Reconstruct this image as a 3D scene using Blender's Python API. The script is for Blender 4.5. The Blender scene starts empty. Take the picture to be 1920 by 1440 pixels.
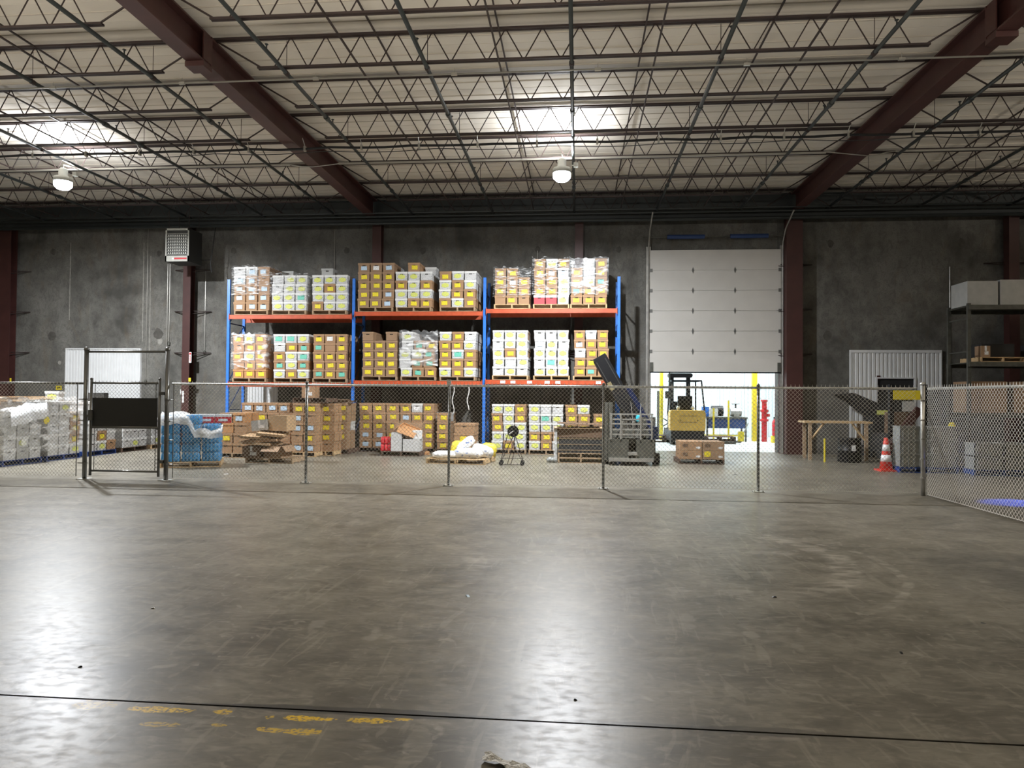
import bpy, math, random
from mathutils import Vector, Matrix

random.seed(7)
PI = math.pi
SC = bpy.context.scene
COL = SC.collection

# ------------------------------------------------------------------ camera
F = 1340.0
YAW, PITCH, ROLL, EYE = math.atan(123 / F), math.atan(25 / F), 0.008, 1.6
FW = Vector((-math.sin(YAW) * math.cos(PITCH), math.cos(YAW) * math.cos(PITCH), math.sin(PITCH)))
_r = FW.cross(Vector((0, 0, 1))).normalized()
_u = _r.cross(FW)
RT = math.cos(ROLL) * _r + math.sin(ROLL) * _u
UP = math.cos(ROLL) * _u - math.sin(ROLL) * _r
cam_data = bpy.data.cameras.new('camera')
cam = bpy.data.objects.new('camera', cam_data)
COL.objects.link(cam)
cam_data.sensor_width = 36
cam_data.lens = F / 1920 * 36
cam_data.clip_end = 200
cam.matrix_world = Matrix(((RT.x, UP.x, -FW.x, 0), (RT.y, UP.y, -FW.y, 0), (RT.z, UP.z, -FW.z, EYE), (0, 0, 0, 1)))
SC.camera = cam


def ray(px, py):
    return FW * F + RT * (px - 960) - UP * (py - 720)


def at(px, py, Y):
    """world X, Z of a photograph point at depth Y"""
    d = ray(px, py)
    t = Y / d.y
    return d.x * t, EYE + d.z * t


def atx(px, Y, py=745):
    return at(px, py, Y)[0]


def flr(px, py):
    d = ray(px, py)
    t = -EYE / d.z
    return d.x * t, d.y * t


# ------------------------------------------------------------------ world, exposure, lamps
world = bpy.data.worlds.new('world')
SC.world = world
world.use_nodes = True
world.node_tree.nodes['Background'].inputs[0].default_value = (0.9, 0.85, 0.75, 1)
world.node_tree.nodes['Background'].inputs[1].default_value = 0.004
vs = SC.view_settings
vs.view_transform = 'Standard'
vs.look = 'None'
vs.gamma = 1
vs.use_curve_mapping = False
vs.exposure = -0.22
SC.cycles.use_denoising = True
SC.cycles.max_bounces = 6
SC.cycles.diffuse_bounces = 4
SC.cycles.glossy_bounces = 3
SC.cycles.transparent_max_bounces = 12
SC.cycles.sample_clamp_indirect = 6


def lamp(name, kind, loc, energy, color, size=0.3, rot=(0, 0, 0), **kw):
    d = bpy.data.lights.new(name, kind)
    d.energy = energy
    d.color = color
    if kind == 'AREA':
        d.shape = kw.pop('shape', 'DISK')
        d.size = size
        if 'size_y' in kw:
            d.size_y = kw.pop('size_y')
    else:
        d.shadow_soft_size = size
    for k, v in kw.items():
        setattr(d, k, v)
    o = bpy.data.objects.new(name, d)
    o.location = loc
    o.rotation_euler = rot
    COL.objects.link(o)
    return o


LED = (0.93, 0.96, 1.0)
WARM = (1.0, 0.92, 0.8)
LAMPS = [(-0.38, 15.9, 6.72, 1.0), (-12.25, 15.9, 6.76, 1.15)]      # the two lamps in view
for x, y, z, k in LAMPS:
    lamp('lamp_light', 'AREA', (x, y, z - 0.32), 1450 * k, LED, 0.2)
    lamp('lamp_glow', 'POINT', (x, y, z - 0.34), 60 * k, LED, 0.12)
    lamp('ceiling_uplight', 'AREA', (x, y, z + 0.3), 210 * k, LED, 0.4, (PI, 0, 0))
lamp('lamp_light', 'AREA', (-12.4, 4.5, 6.5), 60, WARM, 0.4)            # out of view: a dim lamp of the same row, then added fill lights
UPX = [-17.0, -12.2, -7.4, -2.6, 2.2, 7.0, 11.8]
for x in UPX:
    lamp('strip_fill_light', 'AREA', (x, 5.2, 5.0), 207, WARM, 3.0, (PI - math.radians(20), 0, 0), shape='RECTANGLE', size_y=0.3, spread=math.radians(150))  # row of unseen fill lights added to brighten the near ceiling
lamp('ceiling_uplight', 'AREA', (14.5, 14.0, 5.9), 500, WARM, 0.6, (PI, 0, 0))  # unseen uplight added to lift the ceiling at the right
for x in (1.5, 6.5):                                              # lamps of the room beyond the open door
    lamp('far_room_light', 'AREA', (x, 27.0, 5.2), 640, (0.88, 0.96, 1.0), 1.2, shape='RECTANGLE', size_y=3.0)
bl = lamp('blue_spot_light', 'SPOT', (8.6, 12.6, 2.1), 2600, (0.05, 0.12, 1.0), 0.03, spot_size=math.radians(20), spot_blend=0.5)
bl.rotation_euler = (Vector((6.95, 12.0, 0)) - Vector((8.6, 12.6, 2.1))).to_track_quat('-Z', 'Y').to_euler()

# ------------------------------------------------------------------ materials
MATS = {}


def mat(name, col, rough=0.7, metal=0.0, var=0.0, scale=6.0, bump=0.0, bscale=40.0, emit=None, col2=None, stretch=(1, 1, 1), spec=0.5, coord='Object'):
    m = bpy.data.materials.new(name)
    m.use_nodes = True
    nt = m.node_tree
    b = nt.nodes['Principled BSDF']
    b.inputs['Roughness'].default_value = rough
    b.inputs['Metallic'].default_value = metal
    b.inputs['Specular IOR Level'].default_value = spec
    b.inputs['Base Color'].default_value = (*col, 1)
    if emit:
        b.inputs['Emission Color'].default_value = (*emit[0], 1)
        b.inputs['Emission Strength'].default_value = emit[1]
    if var or bump:
        tc = nt.nodes.new('ShaderNodeTexCoord')
        mp = nt.nodes.new('ShaderNodeMapping')
        mp.inputs['Scale'].default_value = stretch
        nt.links.new(tc.outputs[coord], mp.inputs['Vector'])
    if var:
        n = nt.nodes.new('ShaderNodeTexNoise')
        n.inputs['Scale'].default_value = scale
        n.inputs['Detail'].default_value = 6
        nt.links.new(mp.outputs[0], n.inputs['Vector'])
        r = nt.nodes.new('ShaderNodeMapRange')
        r.inputs['From Min'].default_value = 0.3
        r.inputs['From Max'].default_value = 0.7
        nt.links.new(n.outputs['Fac'], r.inputs['Value'])
        mx = nt.nodes.new('ShaderNodeMix')
        mx.data_type = 'RGBA'
        c2 = col2 or tuple(max(0, c * (1 - var)) for c in col)
        mx.inputs[6].default_value = (*c2, 1)
        mx.inputs[7].default_value = (*[min(1, c * (1 + var * 0.5)) for c in col], 1)
        nt.links.new(r.outputs[0], mx.inputs[0])
        nt.links.new(mx.outputs[2], b.inputs['Base Color'])
    if bump:
        n2 = nt.nodes.new('ShaderNodeTexNoise')
        n2.inputs['Scale'].default_value = bscale
        n2.inputs['Detail'].default_value = 4
        nt.links.new(mp.outputs[0], n2.inputs['Vector'])
        bp = nt.nodes.new('ShaderNodeBump')
        bp.inputs['Strength'].default_value = bump
        bp.inputs['Distance'].default_value = 0.02
        nt.links.new(n2.outputs['Fac'], bp.inputs['Height'])
        nt.links.new(bp.outputs[0], b.inputs['Normal'])
    MATS[name] = m
    return m


def sticker_mat(name, col, ink=(0.05, 0.05, 0.05), sc=90, thr=0.56, rough=0.6):
    """paper with handwriting-like marks"""
    m = mat(name, col, rough)
    nt = m.node_tree
    b = nt.nodes['Principled BSDF']
    tc = nt.nodes.new('ShaderNodeTexCoord')
    mp = nt.nodes.new('ShaderNodeMapping')
    mp.inputs['Scale'].default_value = (1, 1, 1.6)
    n = nt.nodes.new('ShaderNodeTexNoise')
    n.inputs['Scale'].default_value = sc
    n.inputs['Detail'].default_value = 2
    r = nt.nodes.new('ShaderNodeMapRange')
    r.inputs['From Min'].default_value = thr
    r.inputs['From Max'].default_value = thr + 0.04
    mx = nt.nodes.new('ShaderNodeMix')
    mx.data_type = 'RGBA'
    mx.inputs[6].default_value = (*col, 1)
    mx.inputs[7].default_value = (*ink, 1)
    nt.links.new(tc.outputs['Object'], mp.inputs[0])
    nt.links.new(mp.outputs[0], n.inputs['Vector'])
    nt.links.new(n.outputs['Fac'], r.inputs['Value'])
    nt.links.new(r.outputs[0], mx.inputs[0])
    nt.links.new(mx.outputs[2], b.inputs['Base Color'])
    return m


def film_mat(name, col, base=0.1, amount=0.5, sc=6.0, stretch=(1, 1, 4)):
    """stretch film: see-through, with creases that catch light"""
    m = bpy.data.materials.new(name)
    m.use_nodes = True
    nt = m.node_tree
    b = nt.nodes['Principled BSDF']
    b.inputs['Base Color'].default_value = (*col, 1)
    b.inputs['Roughness'].default_value = 0.22
    tr = nt.nodes.new('ShaderNodeBsdfTransparent')
    tr.inputs[0].default_value = (0.97, 0.97, 0.97, 1)
    mx = nt.nodes.new('ShaderNodeMixShader')
    tc = nt.nodes.new('ShaderNodeTexCoord')
    mp = nt.nodes.new('ShaderNodeMapping')
    mp.inputs['Scale'].default_value = stretch
    mp.inputs['Rotation'].default_value = (0.1, 0.35, 0)
    n = nt.nodes.new('ShaderNodeTexNoise')
    n.inputs['Scale'].default_value = sc
    n.inputs['Detail'].default_value = 5
    n.inputs['Distortion'].default_value = 0.6
    r = nt.nodes.new('ShaderNodeMapRange')
    r.inputs['From Min'].default_value = 0.5
    r.inputs['From Max'].default_value = 0.68
    r.inputs['To Min'].default_value = base
    r.inputs['To Max'].default_value = base + amount
    bp = nt.nodes.new('ShaderNodeBump')
    bp.inputs['Strength'].default_value = 0.6
    bp.inputs['Distance'].default_value = 0.03
    L = nt.links.new
    L(tc.outputs['Object'], mp.inputs[0]); L(mp.outputs[0], n.inputs['Vector']); L(n.outputs['Fac'], r.inputs['Value'])
    L(n.outputs['Fac'], bp.inputs['Height']); L(bp.outputs[0], b.inputs['Normal'])
    L(r.outputs[0], mx.inputs[0]); L(tr.outputs[0], mx.inputs[1]); L(b.outputs[0], mx.inputs[2])
    L(mx.outputs[0], nt.nodes['Material Output'].inputs['Surface'])
    MATS[name] = m
    return m


M = MATS
mat('brown', (0.36, 0.215, 0.115), 0.75, var=0.12, scale=3)
mat('brown2', (0.30, 0.19, 0.11), 0.75, var=0.12, scale=3)
mat('orange_card', (0.47, 0.24, 0.10), 0.75, var=0.12, scale=3)
mat('kraft', (0.43, 0.28, 0.15), 0.8, var=0.15, scale=4)
mat('dark_card', (0.14, 0.085, 0.05), 0.85, var=0.2, scale=4)
sticker_mat('white_box', (0.56, 0.56, 0.55), (0.24, 0.25, 0.25), 30, 0.59, 0.7)
mat('white_lid', (0.70, 0.70, 0.68), 0.6, var=0.06, scale=4)
mat('grey_box', (0.42, 0.42, 0.40), 0.7, var=0.1)
mat('red_box', (0.55, 0.05, 0.06), 0.6)
sticker_mat('st_y', (0.80, 0.66, 0.03), (0.35, 0.26, 0.02), 60, 0.57)
sticker_mat('st_g', (0.68, 0.72, 0.14), (0.42, 0.45, 0.2), 50, 0.54)
sticker_mat('st_t', (0.16, 0.55, 0.42), (0.08, 0.3, 0.22), 60, 0.58)
sticker_mat('st_b', (0.50, 0.64, 0.76), (0.25, 0.33, 0.45), 60, 0.57)
sticker_mat('paper', (0.82, 0.82, 0.80), (0.15, 0.15, 0.16), 45, 0.58)
mat('hole', (0.02, 0.015, 0.01), 0.9)
mat('rack_blue', (0.03, 0.17, 0.60), 0.4, var=0.12, scale=8)
mat('rack_dark', (0.02, 0.04, 0.11), 0.5)
mat('rack_orange', (0.50, 0.085, 0.03), 0.45, var=0.2, scale=8)
mat('wood', (0.36, 0.25, 0.15), 0.8, var=0.3, scale=5, stretch=(1, 1, 1))
mat('wood_light', (0.55, 0.38, 0.20), 0.75, var=0.25, scale=5)
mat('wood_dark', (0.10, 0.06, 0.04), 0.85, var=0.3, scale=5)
mat('blue_plastic', (0.015, 0.05, 0.22), 0.5, var=0.2)
mat('maroon', (0.060, 0.021, 0.018), 0.5, var=0.2, scale=3)
mat('joist_paint', (0.032, 0.019, 0.017), 0.6, var=0.25, scale=2)
mat('pipe_dark', (0.03, 0.036, 0.036), 0.45, 0.0, var=0.2, scale=3)
mat('conduit', (0.45, 0.44, 0.40), 0.35, 0.7)
mat('cable', (0.012, 0.012, 0.013), 0.6)
mat('galv', (0.60, 0.60, 0.57), 0.36, 0.75, var=0.15, scale=10)
mat('galv_wire', (0.82, 0.81, 0.76), 0.4, 0.35)
mat('fence_dark', (0.16, 0.16, 0.15), 0.35, 0.6)
mat('deck', (0.72, 0.67, 0.59), 0.85, var=0.10, scale=0.7)
mat('deck_rib', (0.55, 0.50, 0.43), 0.85)
mat('door_white', (0.56, 0.54, 0.50), 0.55, var=0.05, scale=2)
mat('hinge', (0.16, 0.16, 0.15), 0.5, 0.5)
mat('white_metal', (0.72, 0.73, 0.73), 0.5, var=0.05, scale=3)
mat('steel_grey', (0.10, 0.10, 0.085), 0.5, 0.3, var=0.3, scale=7)
mat('steel_light', (0.42, 0.41, 0.38), 0.4, 0.5, var=0.2, scale=7)
mat('black', (0.010, 0.010, 0.011), 0.45, spec=0.25)
mat('navy_black', (0.006, 0.012, 0.045), 0.6, spec=0.2)
mat('olive_label', (0.16, 0.13, 0.06), 0.7)
mat('black_matte', (0.02, 0.02, 0.02), 0.85)
mat('screen_black', (0.018, 0.019, 0.018), 0.7, bump=0.3, bscale=120)
mat('rubber', (0.018, 0.018, 0.018), 0.8)
mat('yellow_paint', (0.75, 0.60, 0.03), 0.45, var=0.1)
mat('truck_yellow', (0.62, 0.38, 0.07), 0.5, var=0.15, scale=4)
mat('red_paint', (0.50, 0.02, 0.03), 0.4)
mat('cone_orange', (0.70, 0.06, 0.04), 0.5)
mat('reflect_white', (0.85, 0.85, 0.85), 0.4)
mat('heater_grey', (0.40, 0.40, 0.36), 0.5, 0.1, var=0.08)
mat('heater_dark', (0.025, 0.025, 0.022), 0.6)
mat('heater_bright', (0.62, 0.62, 0.58), 0.4, 0.3)
mat('cyan', (0.02, 0.45, 0.60), 0.5)
mat('navy', (0.02, 0.05, 0.16), 0.6)
mat('patch', (0.085, 0.08, 0.07), 0.9, var=0.3, scale=9)
mat('patch_light', (0.30, 0.29, 0.26), 0.9, var=0.3, scale=9)
mat('lens', (1, 1, 1), 0.4, emit=((0.86, 0.94, 1.0), 30))
mat('blue_spot_lens', (0.1, 0.2, 1), 0.4, emit=((0.05, 0.12, 1.0), 8))
mat('bag_white', (0.78, 0.78, 0.76), 0.45, bump=0.8, bscale=9, var=0.1, scale=9)
sticker_mat('bag_print', (0.78, 0.78, 0.76), (0.12, 0.22, 0.5), 14, 0.62, 0.5)
mat('bag_yellow', (0.75, 0.60, 0.05), 0.5, bump=0.5, bscale=9)
mat('crumple', (0.72, 0.71, 0.68), 0.7, bump=1.0, bscale=60)
mat('far_floor', (0.70, 0.72, 0.72), 0.4, var=0.05, scale=1)
mat('far_wall', (0.74, 0.80, 0.82), 0.6)
mat('crate_grey', (0.24, 0.25, 0.24), 0.6, var=0.2, scale=10)
mat('bottle_blue', (0.06, 0.30, 0.62), 0.2, var=0.35, scale=18)
mat('bottle_cap', (0.55, 0.68, 0.78), 0.35)
film_mat('film', (0.85, 0.86, 0.86), 0.04, 0.55)
film_mat('film_heavy', (0.85, 0.86, 0.86), 0.12, 0.75, 3.5, (1, 1, 2.5))
film_mat('film_white', (0.85, 0.87, 0.88), 0.55, 0.45, 5, (1, 1, 2))
film_mat('film_blue', (0.10, 0.34, 0.60), 0.30, 0.45, 9, (1, 1, 1.5))


def concrete(name, base, dark, light, rough, floor=False):
    m = bpy.data.materials.new(name)
    m.use_nodes = True
    nt = m.node_tree
    N, L = nt.nodes.new, nt.links.new
    b = nt.nodes['Principled BSDF']
    g = N('ShaderNodeNewGeometry')
    sep = N('ShaderNodeSeparateXYZ')
    L(g.outputs['Position'], sep.inputs[0])

    def noise(scale, detail=6, st=(1, 1, 1), dist=0.0):
        mp = N('ShaderNodeMapping')
        mp.inputs['Scale'].default_value = st
        L(g.outputs['Position'], mp.inputs[0])
        n = N('ShaderNodeTexNoise')
        n.inputs['Scale'].default_value = scale
        n.inputs['Detail'].default_value = detail
        n.inputs['Distortion'].default_value = dist
        L(mp.outputs[0], n.inputs['Vector'])
        return n.outputs['Fac']

    def rng(v, a, c, lo=0.0, hi=1.0):
        r = N('ShaderNodeMapRange')
        r.inputs['From Min'].default_value = a
        r.inputs['From Max'].default_value = c
        r.inputs['To Min'].default_value = lo
        r.inputs['To Max'].default_value = hi
        L(v, r.inputs['Value'])
        return r.outputs[0]

    def mth(op, a, c=None):
        r = N('ShaderNodeMath')
        r.operation = op
        for i, v in enumerate((a, c)):
            if v is None:
                continue
            if isinstance(v, (int, float)):
                r.inputs[i].default_value = v
            else:
                L(v, r.inputs[i])
        return r.outputs[0]

    def mix(f, a, c):
        r = N('ShaderNodeMix')
        r.data_type = 'RGBA'
        if isinstance(f, (int, float)):
            r.inputs[0].default_value = f
        else:
            L(f, r.inputs[0])
        for i, v in ((6, a), (7, c)):
            if isinstance(v, tuple):
                r.inputs[i].default_value = (*v, 1)
            else:
                L(v, r.inputs[i])
        return r.outputs[2]

    big = noise(0.35 if floor else 0.5, 5)
    mid = noise(2.2, 8, (1, 1.0, 1))
    c = mix(rng(big, 0.35, 0.65), dark, base)
    c = mix(rng(mid, 0.35, 0.75, 0, 0.55), c, light)
    if floor:
        X, Y = sep.outputs[0], sep.outputs[1]
        # fine wiping streaks running across the aisle
        c = mix(rng(noise(3.5, 10, (0.6, 1.5, 1), 1.5), 0.5, 0.8, 0, 0.5), c, light)
        c = mix(rng(noise(1.3, 9, (0.8, 1.2, 1), 2.0), 0.5, 0.72, 0, 0.6), c, dark)
        c = mix(rng(noise(26, 6, (0.4, 1.2, 1), 1.0), 0.5, 0.75, 0, 0.35), c, dark)
        c = mix(rng(noise(11, 8, (0.6, 1.4, 1), 1.5), 0.52, 0.70, 0, 0.45), c, light)
        c = mix(rng(noise(8, 8, (1.0, 1.0, 1), 0.8), 0.54, 0.72, 0, 0.4), c, dark)
        c = mix(rng(noise(2.0, 12, (2.2, 0.35, 1), 3.0), 0.60, 0.64, 0, 0.3), c, light)
        # scuffs: sparse short pale marks
        sc = mth('MULTIPLY', rng(noise(3.6, 2, (1, 1, 1), 1.5), 0.66, 0.69), rng(noise(11, 4, (1, 1, 1)), 0.4, 0.6))
        c = mix(mth('MULTIPLY', sc, 0.45), c, (0.36, 0.33, 0.28))
        # pale tyre arcs where trucks turn
        for cx, cy, rad, wd, amt, ylo, yhi in ((1.0, 7.5, 1.62, 0.10, 0.5, 5.2, 9.5), (1.1, 7.2, 1.9, 0.03, 0.4, 5.0, 8.0), (-2.2, 6.65, 1.30, 0.07, 0.3, 5.6, 9.5)):
            dx = mth('SUBTRACT', X, cx)
            dy = mth('SUBTRACT', Y, cy)
            d = mth('SQRT', mth('ADD', mth('MULTIPLY', dx, dx), mth('MULTIPLY', dy, dy)))
            d = mth('ADD', d, rng(noise(1.5, 3), 0.3, 0.7, -0.06, 0.06))
            ring = rng(mth('ABSOLUTE', mth('SUBTRACT', d, rad)), wd, wd * 1.6, 1, 0)
            side = rng(X, cx + rad * 0.35, cx + rad * 0.75) if amt > 0 else rng(X, cx, cx - 1)
            f = mth('MULTIPLY', mth('MULTIPLY', ring, side), mth('MULTIPLY', rng(noise(6, 5, (0.6, 2, 1)), 0.42, 0.62), abs(amt)))
            c = mix(f, c, (0.42, 0.39, 0.33) if amt > 0 else (0.05, 0.045, 0.04))
        # the oily dark stain by the fence on the far right
        st = mth('MULTIPLY', rng(X, 2.9, 3.9), mth('MULTIPLY', rng(Y, 5.9, 6.6), rng(Y, 8.2, 7.6)))
        c = mix(mth('MULTIPLY', mth('MULTIPLY', st, rng(noise(2.5, 6, (1, 1, 1), 1.0), 0.38, 0.5, 0.3, 1)), 0.6), c, (0.06, 0.057, 0.052))
        # worn yellow line just this side of the slab joint
        yy = None
        edge = rng(noise(9, 5, (1, 1.6, 1)), 0.3, 0.7, -0.9, 0.9)
        for ex, ey, ew, eh, am in ((-2.48, 3.50, .13, .05, .35), (-2.1, 3.475, .17, .035, .9), (-1.77, 3.49, .05, .03, .8), (-1.51, 3.46, .03, .03, .8), (-1.36, 3.47, .09, .03, 1), (-1.24, 3.47, .11, .02, 1), (-1.02, 3.48, .13, .028, .9), (-.86, 3.51, .05, .018, .9), (-2.01, 3.33, .1, .03, .5), (-1.72, 3.35, .04, .015, .6), (-1.33, 3.335, .18, .03, .75)):
            ax = mth('DIVIDE', mth('SUBTRACT', X, ex), ew)
            ay = mth('DIVIDE', mth('SUBTRACT', Y, ey), eh)
            dd = mth('ADD', mth('ADD', mth('MULTIPLY', ax, ax), mth('MULTIPLY', ay, ay)), edge)
            q = rng(dd, 1.0, 0.75, 0, am)
            yy = q if yy is None else mth('MAXIMUM', yy, q)
        yy = mth('MULTIPLY', yy, rng(noise(45, 5, (1, 1.4, 1)), 0.40, 0.52))
        # pale scraped patches
        for ex, ey, ew, eh in ((.84, 6.13, .1, .1), (1.32, 6.1, .16, .13), (.8, 5.26, .06, .2), (1.19, 5.02, .05, .1), (-1.05, 7.0, .08, .1), (-1.5, 6.1, .12, .08), (-1.8, 4.9, .06, .1), (-1.35, 4.7, .06, .12), (2.0, 7.7, .3, .1), (2.5, 7.9, .15, .12)):
            ax = mth('DIVIDE', mth('SUBTRACT', X, ex), ew)
            ay = mth('DIVIDE', mth('SUBTRACT', Y, ey), eh)
            dd = mth('ADD', mth('ADD', mth('MULTIPLY', ax, ax), mth('MULTIPLY', ay, ay)), edge)
            c = mix(rng(dd, 1.1, 0.4, 0, .33), c, (0.36, 0.335, 0.29))
        c = mix(yy, c, (0.72, 0.47, 0.03))
        # crumbled edge of the joint nearest the camera
        jw = rng(noise(1.1, 5, (1, 0.2, 1)), 0.42, 0.62, 0.0, 0.045)
        jd = mth('SUBTRACT', mth('ABSOLUTE', mth('SUBTRACT', Y, 3.57)), jw)
        c = mix(mth('MULTIPLY', rng(jd, 0.012, 0.0), rng(X, 1.6, -0.6, 0.35, 0.85)), c, (0.05, 0.046, 0.04))
        # small dark chips
        ch = rng(noise(7, 2), 0.765, 0.775)
        c = mix(ch, c, (0.03, 0.03, 0.03))
        rr = mth('ADD', rng(noise(1.2, 6, (0.5, 1.6, 1), 0.5), 0.3, 0.7, rough - 0.02, rough + 0.03), rng(noise(14, 6, (0.8, 1.3, 1)), 0.45, 0.7, 0, 0.07))
        L(rr, b.inputs['Roughness'])
        b.inputs['Specular IOR Level'].default_value = 0.25
    else:
        c = mix(rng(noise(0.9, 8, (1, 1, 0.25), 1.0), 0.5, 0.75, 0, 0.5), c, light)
        c = mix(rng(noise(6, 8, (1, 1, 0.7), 1.5), 0.48, 0.66, 0, 0.4), c, dark)
        c = mix(rng(noise(30, 6), 0.5, 0.68, 0, 0.5), c, dark)
        c = mix(rng(noise(1.7, 6, (1, 1, 0.35), 2.0), 0.56, 0.72, 0, 0.35), c, (0.13, 0.10, 0.065))
        b.inputs['Roughness'].default_value = rough
    L(c, b.inputs['Base Color'])
    bp = N('ShaderNodeBump')
    bp.inputs['Strength'].default_value = 0.10 if floor else 0.25
    bp.inputs['Distance'].default_value = 0.002 if floor else 0.02
    L(noise(60, 4, (1, 1, 1)) if floor else noise(11, 6), bp.inputs['Height'])
    L(bp.outputs[0], b.inputs['Normal'])
    MATS[name] = m


concrete('floor_concrete', (0.172, 0.156, 0.124), (0.075, 0.068, 0.053), (0.30, 0.275, 0.225), 0.345, True)
concrete('wall_concrete', (0.135, 0.131, 0.117), (0.062, 0.060, 0.053), (0.25, 0.243, 0.22), 0.9)


# ------------------------------------------------------------------ mesh helpers
class MB:
    def __init__(s):
        s.v, s.f, s.m = [], [], []

    def add(s, vs_, fs, m=0):
        k = len(s.v)
        s.v += [tuple(v) for v in vs_]
        s.f += [tuple(i + k for i in f) for f in fs]
        s.m += [m] * len(fs)
        return s

    def box(s, x0, x1, y0, y1, z0, z1, m=0, T=None, taper=0.0):
        tx, ty = (x1 - x0) * taper / 2, (y1 - y0) * taper / 2
        vs_ = [(x0 + tx, y0 + ty, z0), (x1 - tx, y0 + ty, z0), (x1 - tx, y1 - ty, z0), (x0 + tx, y1 - ty, z0), (x0, y0, z1), (x1, y0, z1), (x1, y1, z1), (x0, y1, z1)]
        if T is not None:
            vs_ = [T @ Vector(v) for v in vs_]
        return s.add(vs_, [(0, 3, 2, 1), (4, 5, 6, 7), (0, 1, 5, 4), (1, 2, 6, 5), (2, 3, 7, 6), (3, 0, 4, 7)], m)

    def tube(s, p0, p1, r0, r1=None, n=8, m=0, caps=True):
        r1 = r0 if r1 is None else r1
        p0, p1 = Vector(p0), Vector(p1)
        d = (p1 - p0).normalized()
        a = d.orthogonal().normalized()
        b = d.cross(a)
        vs_ = []
        for p, r in ((p0, r0), (p1, r1)):
            for i in range(n):
                t = 2 * PI * i / n + PI / n
                vs_.append(p + a * math.cos(t) * r + b * math.sin(t) * r)
        fs = [(i, (i + 1) % n, n + (i + 1) % n, n + i) for i in range(n)]
        if caps:
            fs += [tuple(range(n - 1, -1, -1)), tuple(range(n, 2 * n))]
        return s.add(vs_, fs, m)

    def path(s, pts, r, n=6, m=0):
        for a, b in zip(pts, pts[1:]):
            s.tube(a, b, r, n=n, m=m)
        return s

    def lathe(s, prof, n=12, m=0, c=(0, 0, 0)):
        vs_, fs = [], []
        for r, z in prof:
            for i in range(n):
                t = 2 * PI * i / n
                vs_.append((c[0] + r * math.cos(t), c[1] + r * math.sin(t), c[2] + z))
        for j in range(len(prof) - 1):
            for i in range(n):
                k = (i + 1) % n
                fs.append((j * n + i, j * n + k, (j + 1) * n + k, (j + 1) * n + i))
        fs += [tuple(range(n - 1, -1, -1)), tuple(range((len(prof) - 1) * n, len(prof) * n))]
        return s.add(vs_, fs, m)

    def prism(s, poly, y0, y1, m=0):
        """polygon in x,z swept along y"""
        n = len(poly)
        vs_ = [(x, y0, z) for x, z in poly] + [(x, y1, z) for x, z in poly]
        fs = [tuple(range(n)), tuple(range(2 * n - 1, n - 1, -1))] + [(i, n + i, n + (i + 1) % n, (i + 1) % n) for i in range(n)]
        return s.add(vs_, fs, m)

    def mesh(s, name, mats, smooth=False):
        me = bpy.data.meshes.new(name)
        me.from_pydata(s.v, [], s.f)
        for q in (mats if isinstance(mats, (list, tuple)) else [mats]):
            me.materials.append(M[q] if isinstance(q, str) else q)
        me.polygons.foreach_set('material_index', s.m)
        if smooth:
            me.polygons.foreach_set('use_smooth', [True] * len(s.f))
        me.update()
        return me

    def build(s, name, mats, parent=None, loc=(0, 0, 0), rz=0, smooth=False):
        return link(name, s.mesh(name, mats, smooth), parent, loc, rz)


def link(name, me, parent=None, loc=(0, 0, 0), rz=0):
    o = bpy.data.objects.new(name, me)
    o.location = loc
    o.rotation_euler = (0, 0, rz) if not isinstance(rz, tuple) else rz
    if parent:
        o.parent = parent
    COL.objects.link(o)
    return o


def tag(o, label, cat, group=None):
    o['label'] = label
    o['category'] = cat
    if group:
        o['group'] = group
    return o


def thing(name, label, cat, loc=(0, 0, 0), rz=0, group=None):
    return tag(link(name, None, None, loc, rz), label, cat, group)


def struct(o):
    o['kind'] = 'structure'
    return o


def R(axis, deg):
    return Matrix.Rotation(math.radians(deg), 4, axis)


def TR(x, y, z):
    return Matrix.Translation((x, y, z))


ORD = ['first', 'second', 'third', 'fourth', 'fifth', 'sixth', 'seventh', 'eighth', 'ninth', 'tenth', 'eleventh', 'twelfth', 'thirteenth']

# ------------------------------------------------------------------ setting: floor, walls, ceiling
WY = 22.0     # face of the back wall
fl = struct(link('floor', None))
ys = [-12, 3.56, 11.47, 19.38, 22.3]
for a, b in zip(ys, ys[1:]):
    MB().box(-24, 20, a + 0.008, b - 0.008, -0.15, 0).build('concrete_slab', 'floor_concrete', fl)
MB().box(-24, 20, -12, 22.3, -0.2, -0.03).build('sub_base', 'black_matte', fl)

DX0, DX1, DZ = 2.22, 5.96, 3.75      # the doorway
wb = struct(link('wall_back', None))
xs = [-24, -18.6, -12.36, -6.22, 0.0, DX0, DX1, 12.4, 20]
for a, b in zip(xs, xs[1:]):
    z0 = DZ if a == DX0 else 0
    MB().box(a + 0.006, b - 0.006, WY, WY + 0.22, z0, 7.9).build('concrete_panel', 'wall_concrete', wb)
MB().box(-24, 20, WY + 0.22, WY + 0.3, DZ, 7.9).build('backing', 'wall_concrete', wb)
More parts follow.
